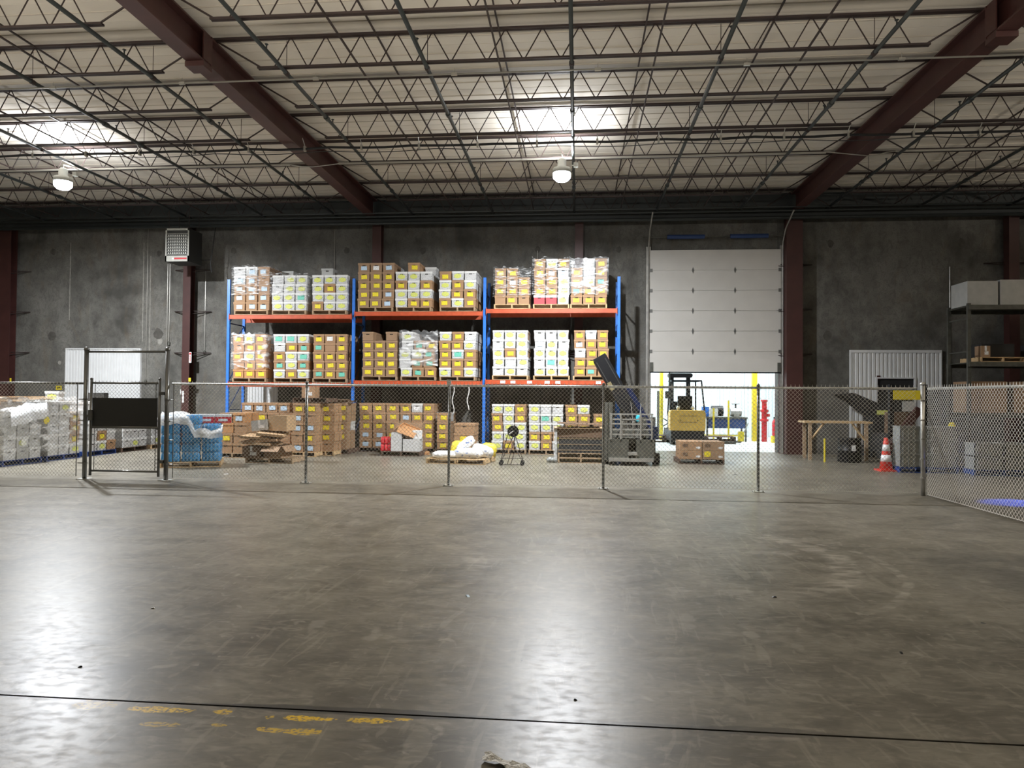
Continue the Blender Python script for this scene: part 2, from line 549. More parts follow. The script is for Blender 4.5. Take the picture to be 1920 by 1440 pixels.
# patches of mortar over the lifting points
random.seed(3)
for px, py, r, mt in [(100, 472, .10, 'patch'), (299, 475, .09, 'patch'), (438, 470, .09, 'patch'), (650, 470, .10, 'patch'), (793, 470, .10, 'patch'), (1008, 468, .09, 'patch'), (1160, 468, .09, 'patch'),
                      (97, 630, .15, 'patch'), (297, 626, .17, 'patch'), (1552, 630, .13, 'patch'), (1557, 457, .1, 'patch'), (1803, 455, .12, 'patch'), (300, 640, .1, 'patch_light'), (112, 680, .06, 'patch_light')]:
    X, Z = at(px, py, WY)
    poly = [(X + r * random.uniform(.75, 1.1) * math.cos(t * PI / 5), Z + r * 1.15 * random.uniform(.8, 1.15) * math.sin(t * PI / 5)) for t in range(10)]
    MB().prism(poly, WY - 0.004, WY + 0.01).build('mortar_patch', mt, wb)
for px, p0, p1 in [(130, 455, 600), (267, 455, 640), (280, 480, 660)]:   # pale form seams
    X, Z0 = at(px, p1, WY)
    MB().box(X - .015, X + .015, WY - .006, WY, Z0, at(px, p0, WY)[1]).build('seam', 'patch_light', wb)

struct(MB().box(-24.2, -24, -12, WY + .2, 0, 7.9).build('wall_left', 'wall_concrete'))
struct(MB().box(20, 20.2, -12, WY + .2, 0, 7.9).build('wall_right', 'wall_concrete'))
struct(MB().box(-24, 20, -12.2, -12, 0, 7.9).build('wall_rear', 'wall_concrete'))

ce = struct(link('ceiling', None))
ZD = 7.74
deckmb = {}
for (x0, x1) in ((-24, -6.3), (-6.3, 6.3), (6.3, 20)):
    me = MB().box(x0, x1, 0.008, 0.596, 0, 0.05).box(x0, x1, 0.29, 0.31, -0.012, 0.0, 1).mesh('roof_panel', ['deck', 'deck_rib'])
    y = 8.6
    while y < 21.9:
        link('roof_panel', me, ce, (0, y, ZD))
        y += 0.6
MB().box(-24, 20, -12, 8.6, ZD, ZD + .05).build('roof_panel', 'deck', ce)
MB().box(-24, 20, -12, 22.3, ZD + .06, ZD + .1).build('roof_sheet', 'deck_rib', ce)

# steel columns on the back wall
ARM = MB()
for s in (-1, 1):
    ARM.tube((0.1 * s, 0, 0), (0.62 * s, 0.16, 0), .014, n=5).tube((0.08 * s, -.05, -.09), (0.62 * s, 0.16, 0), .012, n=5)
ARMM = ARM.mesh('brace_arm', 'joist_paint')
for i, (X, w) in enumerate([(-18.6, .46), (-12.36, .25), (-6.22, .28), (0.02, .25), (6.32, .46), (12.4, .28)]):
    c = struct(link('column', None, None, (X, 21.7, 0)))
    MB().box(-w / 2, w / 2, -.14, -.125, 0, 7.05).box(-w / 2, w / 2, .125, .14, 0, 7.05).box(-.008, .008, -.125, .125, 0, 7.05).box(-w / 2, -w / 2 + .012, -.125, .125, 0, 7.05).build('steel_section', 'maroon', c)
    MB().box(-w / 2 - .05, w / 2 + .05, -.2, .2, 0, .02).build('base_plate', 'maroon', c)
    for z in (2.95, 4.28, 5.62):
        link('brace_arm', ARMM, c, (0, .1, z))
    if i == 1:
        MB().box(-.09, -.03, -.15, -.143, 1.35, 1.72).build('guard_stripe', 'paper', c)

# eave beam, girders
eb = struct(link('eave_beam', None))
MB().box(-24, 20, 21.45, 21.47, 6.95, 7.62).build('web', 'pipe_dark', eb)
MB().box(-24, 20, 21.36, 21.56, 6.93, 6.95).build('bottom_flange', 'pipe_dark', eb)
MB().box(-24, 20, 21.36, 21.56, 7.6, 7.62).build('top_flange', 'pipe_dark', eb)
for X in (-6.3, 6.3):
    g = struct(link('girder_beam', None, None, (X, 0, 0)))
    MB().box(-.15, .15, 2, 21.35, 7.09, 7.12).build('bottom_flange', 'maroon', g)
    MB().box(-.15, .15, 2, 21.35, 7.57, 7.60).build('top_flange', 'maroon', g)
    MB().box(-.012, .012, 2, 21.35, 7.12, 7.57).build('web', 'maroon', g)
    for y in (11.35,):
        MB().box(-.16, .16, y, y + .03, 7.0, 7.6).box(-.16, .16, y - .25, y, 7.0, 7.085).box(-.16, -.14, y - .25, y, 7.12, 7.56).box(.14, .16, y - .25, y, 7.12, 7.56).build('splice_plate', 'maroon', g)

# open web joists
JY = [10.04, 11.62, 13.24, 14.88, 16.5, 18.15, 19.8, 21.2]
ZB, ZT, PAN = 7.18, 7.66, 0.61
BAR = MB().tube((0, 0, ZB), (PAN / 2 - .035, 0, ZT), .011, n=5).mesh('web_bar', 'joist_paint')
CH = {}
for bay, (x0, x1) in enumerate(((-18.85, -6.3), (-6.3, 6.3), (6.3, 18.85))):
    for yi, Y in enumerate(JY):
        j = struct(link('roof_joist', None, None, (0, Y, 0)))
        if bay not in CH:
            b0, b1 = x0 + .85, x1 - .85
            tc = MB().box(x0 + .02, x1 - .02, -.05, -.012, ZT, ZT + .035).box(x0 + .02, x1 - .02, .012, .05, ZT, ZT + .035).box(x0 + .02, x1 - .02, -.012, .012, ZT + .02, ZT + .035).mesh('top_chord', 'joist_paint')
            bc = MB().box(b0, b1, -.045, -.01, ZB - .03, ZB).box(b0, b1, .01, .045, ZB - .03, ZB).box(b0, b1, -.01, .01, ZB - .008, ZB).mesh('bottom_chord', 'joist_paint')
            dg = [MB().tube((b0 + .05, 0, ZB), (x0 + .1, 0, ZT), .016, n=5).mesh('end_strut', 'joist_paint'),
                  MB().tube((b1 - .05, 0, ZB), (x1 - .1, 0, ZT), .016, n=5).mesh('end_strut', 'joist_paint')]
            CH[bay] = (tc, bc, dg, b0, b1)
        tc, bc, dg, b0, b1 = CH[bay]
        link('top_chord', tc, j)
        link('bottom_chord', bc, j)
        for d in dg:
            link('end_strut', d, j)
        n = int((b1 - b0 - .1) / PAN)
        off = (b1 - b0 - n * PAN) / 2
        for k in range(n):
            xa = b0 + off + k * PAN
            if xa < -.9 * Y - .8 or xa > .66 * Y + .8:
                continue
            link('web_bar', BAR, j, (xa + .02, 0, 0))
            link('web_bar', BAR, j, (xa + PAN - .02, 0, 0), PI)

# bridging rods between the joists
for k in (-1, 0, 1):
    for X, Z in [(-1.33, ZB - .02), (-1.33, ZT + .01), (1.23, ZB - .02), (1.07, ZT + .01), (3.6, ZB - .02), (3.1, ZT + .01), (-3.7, ZB - .02), (-3.4, ZT + .01)]:
        xx = X + 12.6 * k
        if -19 < xx < 14:
            o = MB().box(xx - .013, xx + .013, 6, 21.3, Z - .013, Z + .013).build('bridging_rod', 'joist_paint')
            struct(o)

# ------------------------------------------------------------------ overhead services
PX = [-16.85, -14.45, -12.05, -9.62, -7.38, -4.98, -2.54, -.13, 2.27, 4.65, 7.1, 9.6, 12.0]
for i, X in enumerate(PX):
    t = thing('sprinkler_pipe', 'dark sprinkler pipe running towards the wall, %s from the left' % ORD[i], 'pipe', (X, 0, 7.1), 0, 'sprinkler pipes under the roof joists')
    MB().tube((0, 6, 0), (0, 21.2, 0), .035, n=8).build('pipe', 'pipe_dark', t, smooth=True)
    for y in (10.9, 14.0, 17.2, 20.3):
        MB().tube((0, y, .03), (0, y, .10), .012, n=6).lathe([(.03, .10), (.03, .11)], 8, c=(0, y, 0)).build('sprinkler_head', 'pipe_dark', t)
    for y in (11.62, 14.88, 18.15):
        MB().tube((0, y + .07, .03), (0, y + .07, .56), .006, n=4).tube((0, y + .03, .0), (0, y + .11, .0), .045, n=8).build('hanger', 'joist_paint', t)
    for y in (13.6, 18.6):
        MB().tube((0, y, 0), (0, y + .12, 0), .052, n=8).build('coupling', 'pipe_dark', t)
t = thing('electrical_conduit', 'pale steel conduit hung across the nearest joists', 'conduit', (0, 11.78, 7.03))
MB().tube((-16, 0, 0), (16, 0, 0), .015, n=6).build('pipe', 'conduit', t)
for k in range(13):
    MB().tube((-14.1 + 2.4 * k, 0, 0), (-14.1 + 2.4 * k, 0, .1), .006, n=4).box(-14.15 + 2.4 * k, -14.05 + 2.4 * k, -.02, .02, -.025, .02).build('clip', 'conduit', t)
t = thing('cable_bundle', 'sagging bundle of black cables clipped under a joist', 'cable', (0, 15.05, 7.0))
m = MB()
pts = []
for k in range(61):
    X = -18 + .6 * k
    pts.append((X, .02 * math.sin(k * 1.7), .012 * math.cos(k * 2.1)))
m.path(pts, .028, 6)
m.build('cable', 'cable', t)
m = MB()
m.path([(-18 + .31 * k, .03, -.05 - .05 * abs(math.sin(k * .39))) for k in range(110)], .009, 5)
m.build('cable', 'cable', t)
for k in range(24):
    X = -17.4 + 1.27 * k
    MB().box(X - .02, X + .02, -.04, .04, -.06, .05).tube((X, 0, .05), (X, -.15, .18), .008, n=4).build('clip', 'conduit', t)
t = thing('cable_channel', 'steel channel feeding both lamps, fixed under a joist', 'conduit', (0, 16.47, 7.13))
MB().box(-18.5, -6.9, -.02, .02, -.02, .02).box(-5.7, 5.5, -.02, .02, -.02, .02).box(7.0, 14, -.02, .02, -.02, .02).build('channel', 'conduit', t)
MB().path([(-6.9, 0, 0), (-6.6, 0, -.05), (-6.35, 0, -.06), (-6.1, 0, -.04), (-5.7, 0, 0)], .012).path([(5.5, 0, .02), (6.0, 0, -.04), (6.5, 0, -.1), (6.8, 0, -.02), (7.0, 0, 0)], .012).build('flexible_link', 'conduit', t)
for k, (Y, Z, r, lab) in enumerate([(21.2, 6.86, .05, 'thick black pipe along the foot of the eave beam'), (21.1, 7.04, .03, 'thin grey pipe along the middle of the eave beam'), (20.9, 7.1, .03, 'thin dark pipe just in front of the eave beam')]):
    tag(MB().tube((-22, Y, Z), (18, Y, Z), r, n=8).build('wall_pipe', 'pipe_dark', smooth=True), lab, 'pipe')

# lamps
for i, (x, y, z, k) in enumerate(LAMPS):
    t = thing('high_bay_lamp', ['lit round lamp hanging in the middle of the roof', 'lit round lamp hanging near the left edge of the roof'][i], 'lamp', (x, y, z), 0, 'lit lamps under the roof')
    MB().lathe([(.06, .22), (.10, .18), (.10, .02), (.20, 0), (.21, -.10), (.20, -.11)], 16).build('housing', 'heater_grey', t, smooth=True)
    MB().lathe([(.19, -.105), (.2, -.15), (.19, -.22), (.13, -.28), (.03, -.3)], 18).build('lens', 'lens', t, smooth=True)
    MB().path([(0, 0, .22), (0, .02, .3), (0, .3, .34), (0, .57, 7.115 - z)], .012).build('hook', 'conduit', t)
    MB().box(.26, .36, -.04, .04, .02, .12).tube((.2, 0, .06), (.26, 0, .06), .01).build('driver_box', 'heater_grey', t)

for i, x in enumerate(UPX):  # made-up housings for the added ceiling fill lights
    t = thing('strip_fill_housing', 'added strip fill light hanging over the near floor, %s from the left' % ORD[i], 'lamp', (x, 5.2, 4.9), 0, 'added fill lights over the near floor')
    MB().box(-1.55, 1.55, -.18, .18, -.06, 0).build('housing', 'heater_grey', t)
    MB().tube((-1.4, 0, 0), (-1.4, 0, ZD - 4.9), .006, n=4).tube((1.4, 0, 0), (1.4, 0, ZD - 4.9), .006, n=4).build('hanger_rod', 'joist_paint', t)

# ------------------------------------------------------------------ doors in the back wall
def corrugated(x0, x1, z0, z1, y, pitch=.1, dep=.02):
    m = MB()
    n = max(2, int((x1 - x0) / pitch))
    pr = []
    for i in range(n):
        a = x0 + (x1 - x0) * i / n
        w = (x1 - x0) / n
        pr += [(a, 0), (a + w * .55, 0), (a + w * .65, dep), (a + w * .9, dep)]
    pr.append((x1, 0))
    vs_ = [(a, y + b, z0) for a, b in pr] + [(a, y + b, z1) for a, b in pr]
    k = len(pr)
    m.add(vs_, [(i, i + 1, k + i + 1, k + i) for i in range(k - 1)])
    return m


d1 = struct(link('door_1', None))
a, b = at(128, 653, WY)[0], at(264, 653, WY)[0]
corrugated(a, b, 0, 3.05, WY - .06).build('door_panel', 'white_metal', d1)
MB().box(a - .04, a, WY - .08, WY, 0, 3.09).box(b, b + .04, WY - .08, WY, 0, 3.09).box(a, b, WY - .08, WY, 3.05, 3.09).build('door_frame', 'white_metal', d1)
d2 = struct(link('door_2', None))
a, b = at(1595, 656, WY)[0], at(1761, 656, WY)[0]
c, d = at(1643, 710, WY)[0], at(1712, 710, WY)[0]
e = (a + b) / 2
corrugated(a, c, 0, 3.0, WY - .06, .11).build('door_panel', 'white_metal', d2)
corrugated(d, b, 2.0, 3.0, WY - .06, .11).build('door_panel', 'white_metal', d2)
corrugated(c, d, 2.27, 3.0, WY - .06, .11).build('door_panel', 'white_metal', d2)
MB().box(d, d + .3, WY - .07, WY - .05, 0, 2.0).build('door_panel', 'white_metal', d2)
MB().box(c, d, WY - .03, WY - .01, 0, 2.24).build('dark_opening', 'black_matte', d2)  # black sheet stands in for the dark inside the opening
MB().box(c - .05, c, WY - .09, WY, 0, 2.28).box(d, d + .05, WY - .09, WY, 0, 2.28).box(c, d, WY - .09, WY, 2.24, 2.28).build('door_frame', 'white_metal', d2)
MB().box(a - .04, a, WY - .08, WY, 0, 3.08).box(b, b + .04, WY - .08, WY, 2.0, 3.08).box(a, b, WY - .08, WY, 3.0, 3.08).build('door_frame', 'white_metal', d2)

d3 = struct(link('door_3', None))
ph = .612
z = 2.41
hg = MB().prism([(0, .1), (.035, 0), (0, -.1), (-.035, 0)], -.012, 0).mesh('hinge', 'hinge')
for k in range(6):
    p = MB().box(DX0 - .05, DX1 + .05, 21.86, 21.9, 0.004, ph - .004).box(DX0 - .04, DX1 + .04, 21.875, 21.885, ph - .004, ph + .004).build('door_panel', 'door_white', d3, (0, 0, z))
    if k:
        for X in (at(1299, 600, 21.86)[0], at(1378, 600, 21.86)[0]):
            link('hinge', hg, p, (X, 21.86, 0))
        for X in (DX0 - .02, DX1 + .02):
            MB().box(X - .04, X + .04, 21.845, 21.86, -.05, .05).build('hinge', 'hinge', p)
    else:
        for X in (DX0, DX1):
            MB().box(X - .05, X + .05, 21.84, 21.86, .0, .28).build('hinge', 'steel_grey', p)
    z += ph
MB().box(DX0 - .05, DX1 + .05, 21.85, 21.91, 2.375, 2.41).build('door_seal', 'black', d3)
for s, X in ((-1, DX0 - .1), (1, DX1 + .1)):
    m = MB().path([(X, 21.84, 0), (X, 21.84, 6.1), (X, 21.8, 6.3), (X + .0, 21.55, 6.62), (X, 20.75, 6.95)], .022)
    m.box(X - .07, X + .07, 21.88, 21.99, 0, 6.2)
    m.build('door_track', 'steel_light', d3)
m = MB().tube((DX0 - .3, 21.7, 6.45), (DX1 + .3, 21.7, 6.45), .015)
m.build('spring_shaft', 'steel_grey', d3)
MB().tube((2.65, 21.7, 6.45), (3.75, 21.7, 6.45), .065, n=12).build('torsion_spring', 'navy', d3)
MB().tube((4.5, 21.7, 6.45), (5.6, 21.7, 6.45), .065, n=12).build('torsion_spring', 'navy', d3)
MB().box(DX0 - .06, DX0 - .02, 21.9, 22.4, 0, DZ).box(DX1 + .02, DX1 + .06, 21.9, 22.4, 0, DZ).build('jamb', 'maroon', d3)

# room beyond the open door
struct(MB().box(-1, 12, 22.3, 31.2, -.15, 0.0).build('floor_far_room', 'far_floor'))
w = struct(link('wall_far_room', None))
for k in range(13):
    corrugated(-1 + k, k - .01, 0, 5.4, 30.9, .2, .03).build('wall_sheet', 'far_wall', w)
struct(MB().box(-1.1, -1, 22.3, 31, 0, 5.4).build('wall_far_room_left', 'far_wall'))
struct(MB().box(12, 12.1, 22.3, 31, 0, 5.4).build('wall_far_room_right', 'far_wall'))
struct(MB().box(-1.1, 12.1, 22.3, 31.1, 5.4, 5.5).build('ceiling_far_room', 'far_wall'))

# ------------------------------------------------------------------ chain link fence
def wire_mesh(x0, x1, z0, z1, p=.072, r=.0027):
    """woven zigzag wires in the x,z plane, triangular section"""
    V, Fc = [], []
    n = int(round((x1 - x0) / p)) * 2
    h = p / 2
    nz = int((z1 - z0) / h)
    sec = [(math.cos(t), math.sin(t)) for t in (PI / 2, PI / 2 + 2 * PI / 3, PI / 2 + 4 * PI / 3)]
    for i in range(n + 1):
        xx = x0 + (i + .5) * h
        base = len(V)
        for k in range(nz + 1):
            zz = z0 + k * h
            xo = xx + (h / 2 if (k + i) % 2 else -h / 2) * 1.04
            yo = .003 if (k + i) % 2 else -.003
            for cx, cy in sec:
                V.append((xo + cx * r * 1.4, yo + cy * r, zz))
        # twisted end
        for cx, cy in sec:
            V.append(((xx + (h / 2 if (nz + i) % 2 else -h / 2)) + cx * r, cy * r, z0 + nz * h + (.03 if (nz + i) % 2 else .025)))
        for k in range(nz + 1):
            q = base + k * 3
            for a_ in range(3):
                b_ = (a_ + 1) % 3
                Fc.append((q + a_, q + b_, q + 3 + b_, q + 3 + a_))
    m = MB()
    m.v, m.f, m.m = V, Fc, [0] * len(Fc)
    return m


FY, FH = 12.7, 1.83
POSTS = [-4.95, -2.3, .46, 3.12]


def line_post(parent, x, r=.024, h=FH, mt='fence_dark', y=0):
    MB().tube((x, y, 0), (x, y, h - .01), r, n=10).lathe([(r + .004, h - .02), (r + .004, h + .02), (.008, h + .045)], 10, c=(x, y, 0)).build('fence_post', mt, parent, smooth=True)
    MB().box(x - .09, x + .09, y - .07, y + .07, 0, .012).tube((x + .07, y - .05, .01), (x + .07, y - .05, .03), .01).tube((x - .07, y - .05, .01), (x - .07, y - .05, .03), .01).build('foot_plate', 'galv', parent)


fe = thing('chain_link_fence', 'long galvanised chain link fence run right of the gate', 'fence', (0, FY, 0))
x0, x1 = -7.5, 5.74
MB().tube((x0 - .05, .03, FH - .03), (x1, .03, FH - .03), .021, n=10).build('top_rail', 'galv', fe, smooth=True)
MB().tube((x0, 0, .05), (x0, 0, FH - .04), .008, n=6).build('tension_bar', 'fence_dark', fe)
for X in POSTS:
    line_post(fe, X, y=.03)
wm = wire_mesh(x0, x1 - .03, .03, FH).build('wire_mesh', 'galv_wire', fe)
wm['kind'] = 'stuff'
MB().tube((x0, 0, .04), (x1, 0, .04), .003, n=4).build('tension_wire', 'galv_wire', fe)
MB().tube((x1 + .06, -.06, 0), (x1 + .06, -.06, FH + .03), .036, n=14).lathe([(.04, FH + .03), (.045, FH + .06), (.01, FH + .09)], 14, c=(x1 + .06, -.06, 0)).build('corner_post', 'galv', fe, smooth=True)
for z in (.3, .62, .95, 1.27, 1.6):
    MB().tube((x1 + .06, -.06, z - .012), (x1 + .06, -.06, z + .012), .042, n=12).build('tension_band', 'steel_light', fe)
MB().box(POSTS[1] - .04, POSTS[1] + .04, -.02, -.012, FH - .02, FH + .08).build('paper_tag', 'paper', fe)
f2 = thing('chain_link_fence', 'chain link fence run coming forward from the corner post', 'fence', (5.8, 12.56, 0), -PI / 2)
m = wire_mesh(.06, 5.2, .03, FH).build('wire_mesh', 'galv_wire', f2)
m['kind'] = 'stuff'
MB().tube((.05, .03, FH - .03), (5.3, .03, FH - .03), .021, n=10).build('top_rail', 'galv', f2, smooth=True)
line_post(f2, 2.95, mt='galv', y=.03)
line_post(f2, 5.3, mt='galv', y=.03)
MB().tube((.08, 0, .04), (5.2, 0, .04), .003, n=4).build('tension_wire', 'galv_wire', f2)
f3 = thing('chain_link_fence', 'short chain link fence run left of the gate', 'fence', (0, FY, 0))
m = wire_mesh(-13.6, -9.42, .03, FH - .02).build('wire_mesh', 'galv_wire', f3)
m['kind'] = 'stuff'
MB().tube((-13.6, .03, FH - .03), (-9.3, .03, FH - .03), .021, n=10).build('top_rail', 'fence_dark', f3, smooth=True)
MB().tube((-9.41, 0, .05), (-9.41, 0, FH - .04), .009, n=6).build('tension_bar', 'fence_dark', f3)
line_post(f3, -12.4, y=.03)

gf = thing('gate_frame', 'tall dark steel portal of two posts around the gate', 'gate frame', (0, FY, 0))
for X in (-9.24, -7.63):
    MB().tube((X, 0, 0), (X, 0, 2.42), .04, n=14).lathe([(.045, 2.42), (.05, 2.45), (.02, 2.49)], 14, c=(X, 0, 0)).build('gate_post', 'fence_dark', gf, smooth=True)
    MB().box(X - .1, X + .1, -.1, .1, 0, .012).build('foot_plate', 'galv', gf)
MB().tube((-9.2, 0, 2.4), (-7.67, 0, 2.4), .022, n=10).build('top_bar', 'fence_dark', gf, smooth=True)
for X in (-9.24, -7.63):
    s = -1 if X < -9 else 1
    for z in (.3, .75, 1.1, 1.5):
        MB().tube((X, 0, z - .014), (X, 0, z + .014), .046, n=12).tube((X, 0, z), (X + s * .14, 0, z), .01, n=5).build('band', 'fence_dark', gf)
g = thing('chain_link_gate', 'walk-through chain link gate with a black screen', 'gate', (0, FY - .01, 0))
ga, gb, gz0, gz1 = -9.12, -7.77, .12, 1.88
for X in (ga, gb):
    MB().tube((X, 0, gz0 - .05), (X, 0, gz1), .024, n=10).lathe([(.027, gz1 - .01), (.027, gz1 + .015), (.008, gz1 + .03)], 10, c=(X, 0, 0)).build('side_rail', 'fence_dark', g, smooth=True)
for z, nm in ((gz1 - .07, 'top_rail'), (gz0 + .04, 'bottom_rail'), (.98, 'middle_rail')):
    MB().tube((ga, 0, z), (gb, 0, z), .02 if z != .98 else .026, n=10).build(nm, 'fence_dark', g, smooth=True)
m = wire_mesh(ga + .08, gb - .08, gz0 + .05, gz1 - .04).build('wire_mesh', 'fence_dark', g)
m['kind'] = 'stuff'
MB().box(ga + .03, gb - .03, -.018, -.012, .98, 1.53).build('privacy_screen', 'screen_black', g)
MB().box(ga - .1, ga + .03, -.03, .03, 1.17, 1.21).box(ga - .02, ga + .06, -.06, -.03, 1.1, 1.3).build('latch', 'fence_dark', g)
for z in (.35, 1.62):
    MB().box(gb, gb + .1, -.03, .03, z - .03, z + .03).build('hinge', 'fence_dark', g)
for X in (ga + .07, gb - .07):
    MB().tube((X, 0, gz0 + .06), (X, 0, gz1 - .06), .007, n=5).build('tension_bar', 'fence_dark', g)

# ------------------------------------------------------------------ pallets
PAL = {}


def pallet_meshes(mt, W, D):
    key = (mt, W, D)
    if key not in PAL:
        PAL[key] = (MB().box(-W / 2, W / 2, -.045, .045, 0, .016).mesh('deck_board', mt),
                    MB().box(-.019, .019, -D / 2, D / 2, 0, .09).mesh('stringer', mt))
    return PAL[key]


def pallet(x, y, z, label, rz=0, mt='wood', W=1.02, D=1.15, group='wooden pallets under the loads', name='wooden_pallet', tops=7):
    """x,y is the centre"""
    t = thing(name, label, 'pallet', (x, y, z), rz, group)
    bd, st = pallet_meshes(mt, W, D)
    for k in range(3):
        link('deck_board', bd, t, (0, -D / 2 + .05 + (D - .1) * k / 2, 0))
    for X in (-W / 2 + .02, 0, W / 2 - .02):
        link('stringer', st, t, (X, 0, .017))
    for k in range(tops):
        link('deck_board', bd, t, (0, -D / 2 + .05 + (D - .1) * k / (tops - 1), .108))
    return t


# ------------------------------------------------------------------ archive boxes
BW, BH, BD = .315, .25, .385
BOXM = {}
CC = {'b': ('brown', 'brown', 'brown'), 'o': ('orange_card', 'orange_card', 'orange brown'), 'd': ('brown2', 'brown2', 'dark brown'), 'w': ('white_box', 'white_lid', 'white'), 'r': ('red_box', 'white_lid', 'red and white'), 'g': ('grey_box', 'grey_box', 'grey')}
STK = {'y': ('st_y', 'yellow sticker'), 't': ('st_t', 'teal sticker'), 'b': ('st_b', 'pale blue sticker'), 'g': ('st_g', 'yellow-green sticker'), 'p': ('paper', 'white note'), 'n': (None, 'no sticker')}


def box_meshes(c, w, h, d):
    key = (c, round(w, 3), round(h, 3), round(d, 3))
    if key not in BOXM:
        bm_, lm, _ = CC[c]
        body = MB().box(-w / 2 + .008, w / 2 - .008, .008, d - .008, 0, h - .012, taper=.025).mesh('archive_box', bm_)
        L = .06
        lid = MB()
        lid.box(-w / 2, w / 2, 0, d, h - .006, h).box(-w / 2, w / 2, 0, .004, h - L, h - .006).box(-w / 2, w / 2, d - .004, d, h - L, h - .006)
        lid.box(-w / 2, -w / 2 + .004, .004, d - .004, h - L, h - .006).box(w / 2 - .004, w / 2, .004, d - .004, h - L, h - .006)
        lid = lid.mesh('lid', lm)
        hole = MB().box(-.045, .045, .005, .012, h - L - .028, h - L - .004).mesh('hand_hole', 'hole')
        BOXM[key] = (body, lid, hole)
    return BOXM[key]


STM = {}


def sticker(s, c, big=False):
    k = (s, c)
    if k not in STM:
        w, h = (.17, .115)
        z0 = .05
        if c == 'w' and s in 'gt':
            w, h = .2, .125
        m = MB()
        if s == 'g':
            pts = [(w / 2 * (1 + .12 * (i % 2)) * math.cos(i * PI / 6), z0 + h / 2 + h / 2 * (1 + .1 * (i % 2)) * math.sin(i * PI / 6)) for i in range(12)]
            m.prism(pts, -.002, .0055)
        else:
            m.box(-w / 2, w / 2, -.002, .0055, z0, z0 + h)
        STM[k] = m.mesh('sticker', STK[s][0])
    return STM[k]


NB = [0]


def archive_box(x, y, z, code, label, rz=0, w=BW, h=BH, d=BD, group=None, tiny=False):
    """x is the middle of the front face, y the front face"""
    c, s = code[0], code[1]
    body, lid, hole = box_meshes(c, w, h, d)
    name = 'archive_box' if c in 'wgr' else 'cardboard_box'
    o = tag(link(name, body, None, (x, y, z), rz), label, 'box', group)
    link('lid', lid, o)
    if s != 'n':
        dx = random.uniform(-.02, .02)
        st = link('sticker', sticker(s, c), o, (dx, .004, random.uniform(-.01, .01)))
        st.rotation_euler = (0, random.uniform(-.06, .06), 0)
    if random.random() < .8:
        link('hand_hole', hole, o)
    NB[0] += 1
    return o


REAR = {}      # everything stacked behind the front rows, one object of stuff


def rear_box(x, y, z, c, w=BW, h=BH, d=BD, T=None):
    m = REAR.setdefault(c, MB())
    t = T or TR(0, 0, 0)
    m.box(x - w / 2 + .008, x + w / 2 - .008, y, y + d - .01, z, z + h - .06, T=t)
    m.box(x - w / 2, x + w / 2, y - .004, y + d - .006, z + h - .06, z + h, T=t)


SIDE = {1: ['middle'], 2: ['left', 'right'], 3: ['left', 'middle', 'right'], 4: ['first', 'second', 'third', 'fourth']}


def load(xc, y, z, rows, place, group, W=.99, jitter=.012, deep=3, h=BH + .006, rz=0, d=BD):
    """rows: top to bottom, codes separated by spaces; -- leaves a hole. y is the front."""
    nr = len(rows)
    T = TR(xc, y, z) @ Matrix.Rotation(rz, 4, 'Z')
    for ri, row in enumerate(rows):
        cs = row.split()
        n = len(cs)
        k = nr - 1 - ri
        pitch = W / n
        sh = random.uniform(-jitter, jitter)
        for ci, code in enumerate(cs):
            if code == '--':
                continue
            x = (ci + .5) * pitch - W / 2 + sh * min(1, k)
            fy = random.uniform(0, .012)
            p = T @ Vector((x, fy, k * h))
            c, s = code[0], code[1]
            lab = '%s box with %s, %s row up, %s, %s' % (CC[c][2], STK[s][1], ORD[k], (SIDE.get(n) or ORD)[ci], place)
            if n == 1:
                lab = lab.replace('up, middle,', 'up,')
            if s == 'n':
                lab = lab.replace('with no sticker', 'unlabelled').replace('box unlabelled', 'unlabelled box')
            archive_box(p.x, p.y, p.z, code, lab, rz + random.uniform(-.02, .02), w=pitch - .014, group=group, h=BH, d=d)
            for q in range(1, deep):
                rear_box(x, fy + q * (d + .01), k * h, c if random.random() < .7 else random.choice('bw'), w=pitch - .008, T=T)


def wrap(name, x0, x1, y0, y1, z0, z1, label, mt='film', parent=None, amp=.02):
    m = MB()
    nx, ny, nz = 14, 10, 12
    ring = [(x0 + (x1 - x0) * i / nx, y0) for i in range(nx)] + [(x1, y0 + (y1 - y0) * i / ny) for i in range(ny)] + [(x1 - (x1 - x0) * i / nx, y1) for i in range(nx)] + [(x0, y1 - (y1 - y0) * i / ny) for i in range(ny)]
    cx, cy = (x0 + x1) / 2, (y0 + y1) / 2
    vs_, fs = [], []
    n = len(ring)
    for k in range(nz + 1):
        z = z0 + (z1 - z0) * k / nz
        for i, (x, y) in enumerate(ring):
            d = Vector((x - cx, y - cy)).normalized() * random.uniform(0, amp)
            zz = z + (random.uniform(-.05, .05) if k in (0, nz) else 0)
            vs_.append((x + d.x, y + d.y, zz))
    for k in range(nz):
        for i in range(n):
            j = (i + 1) % n
            fs.append((k * n + i, k * n + j, (k + 1) * n + j, (k + 1) * n + i))
    m.add(vs_, fs)
    o = m.build(name, mt, parent, smooth=True)
    if label:
        tag(o, label, 'plastic wrap', 'stretch film round the loads')
    return o


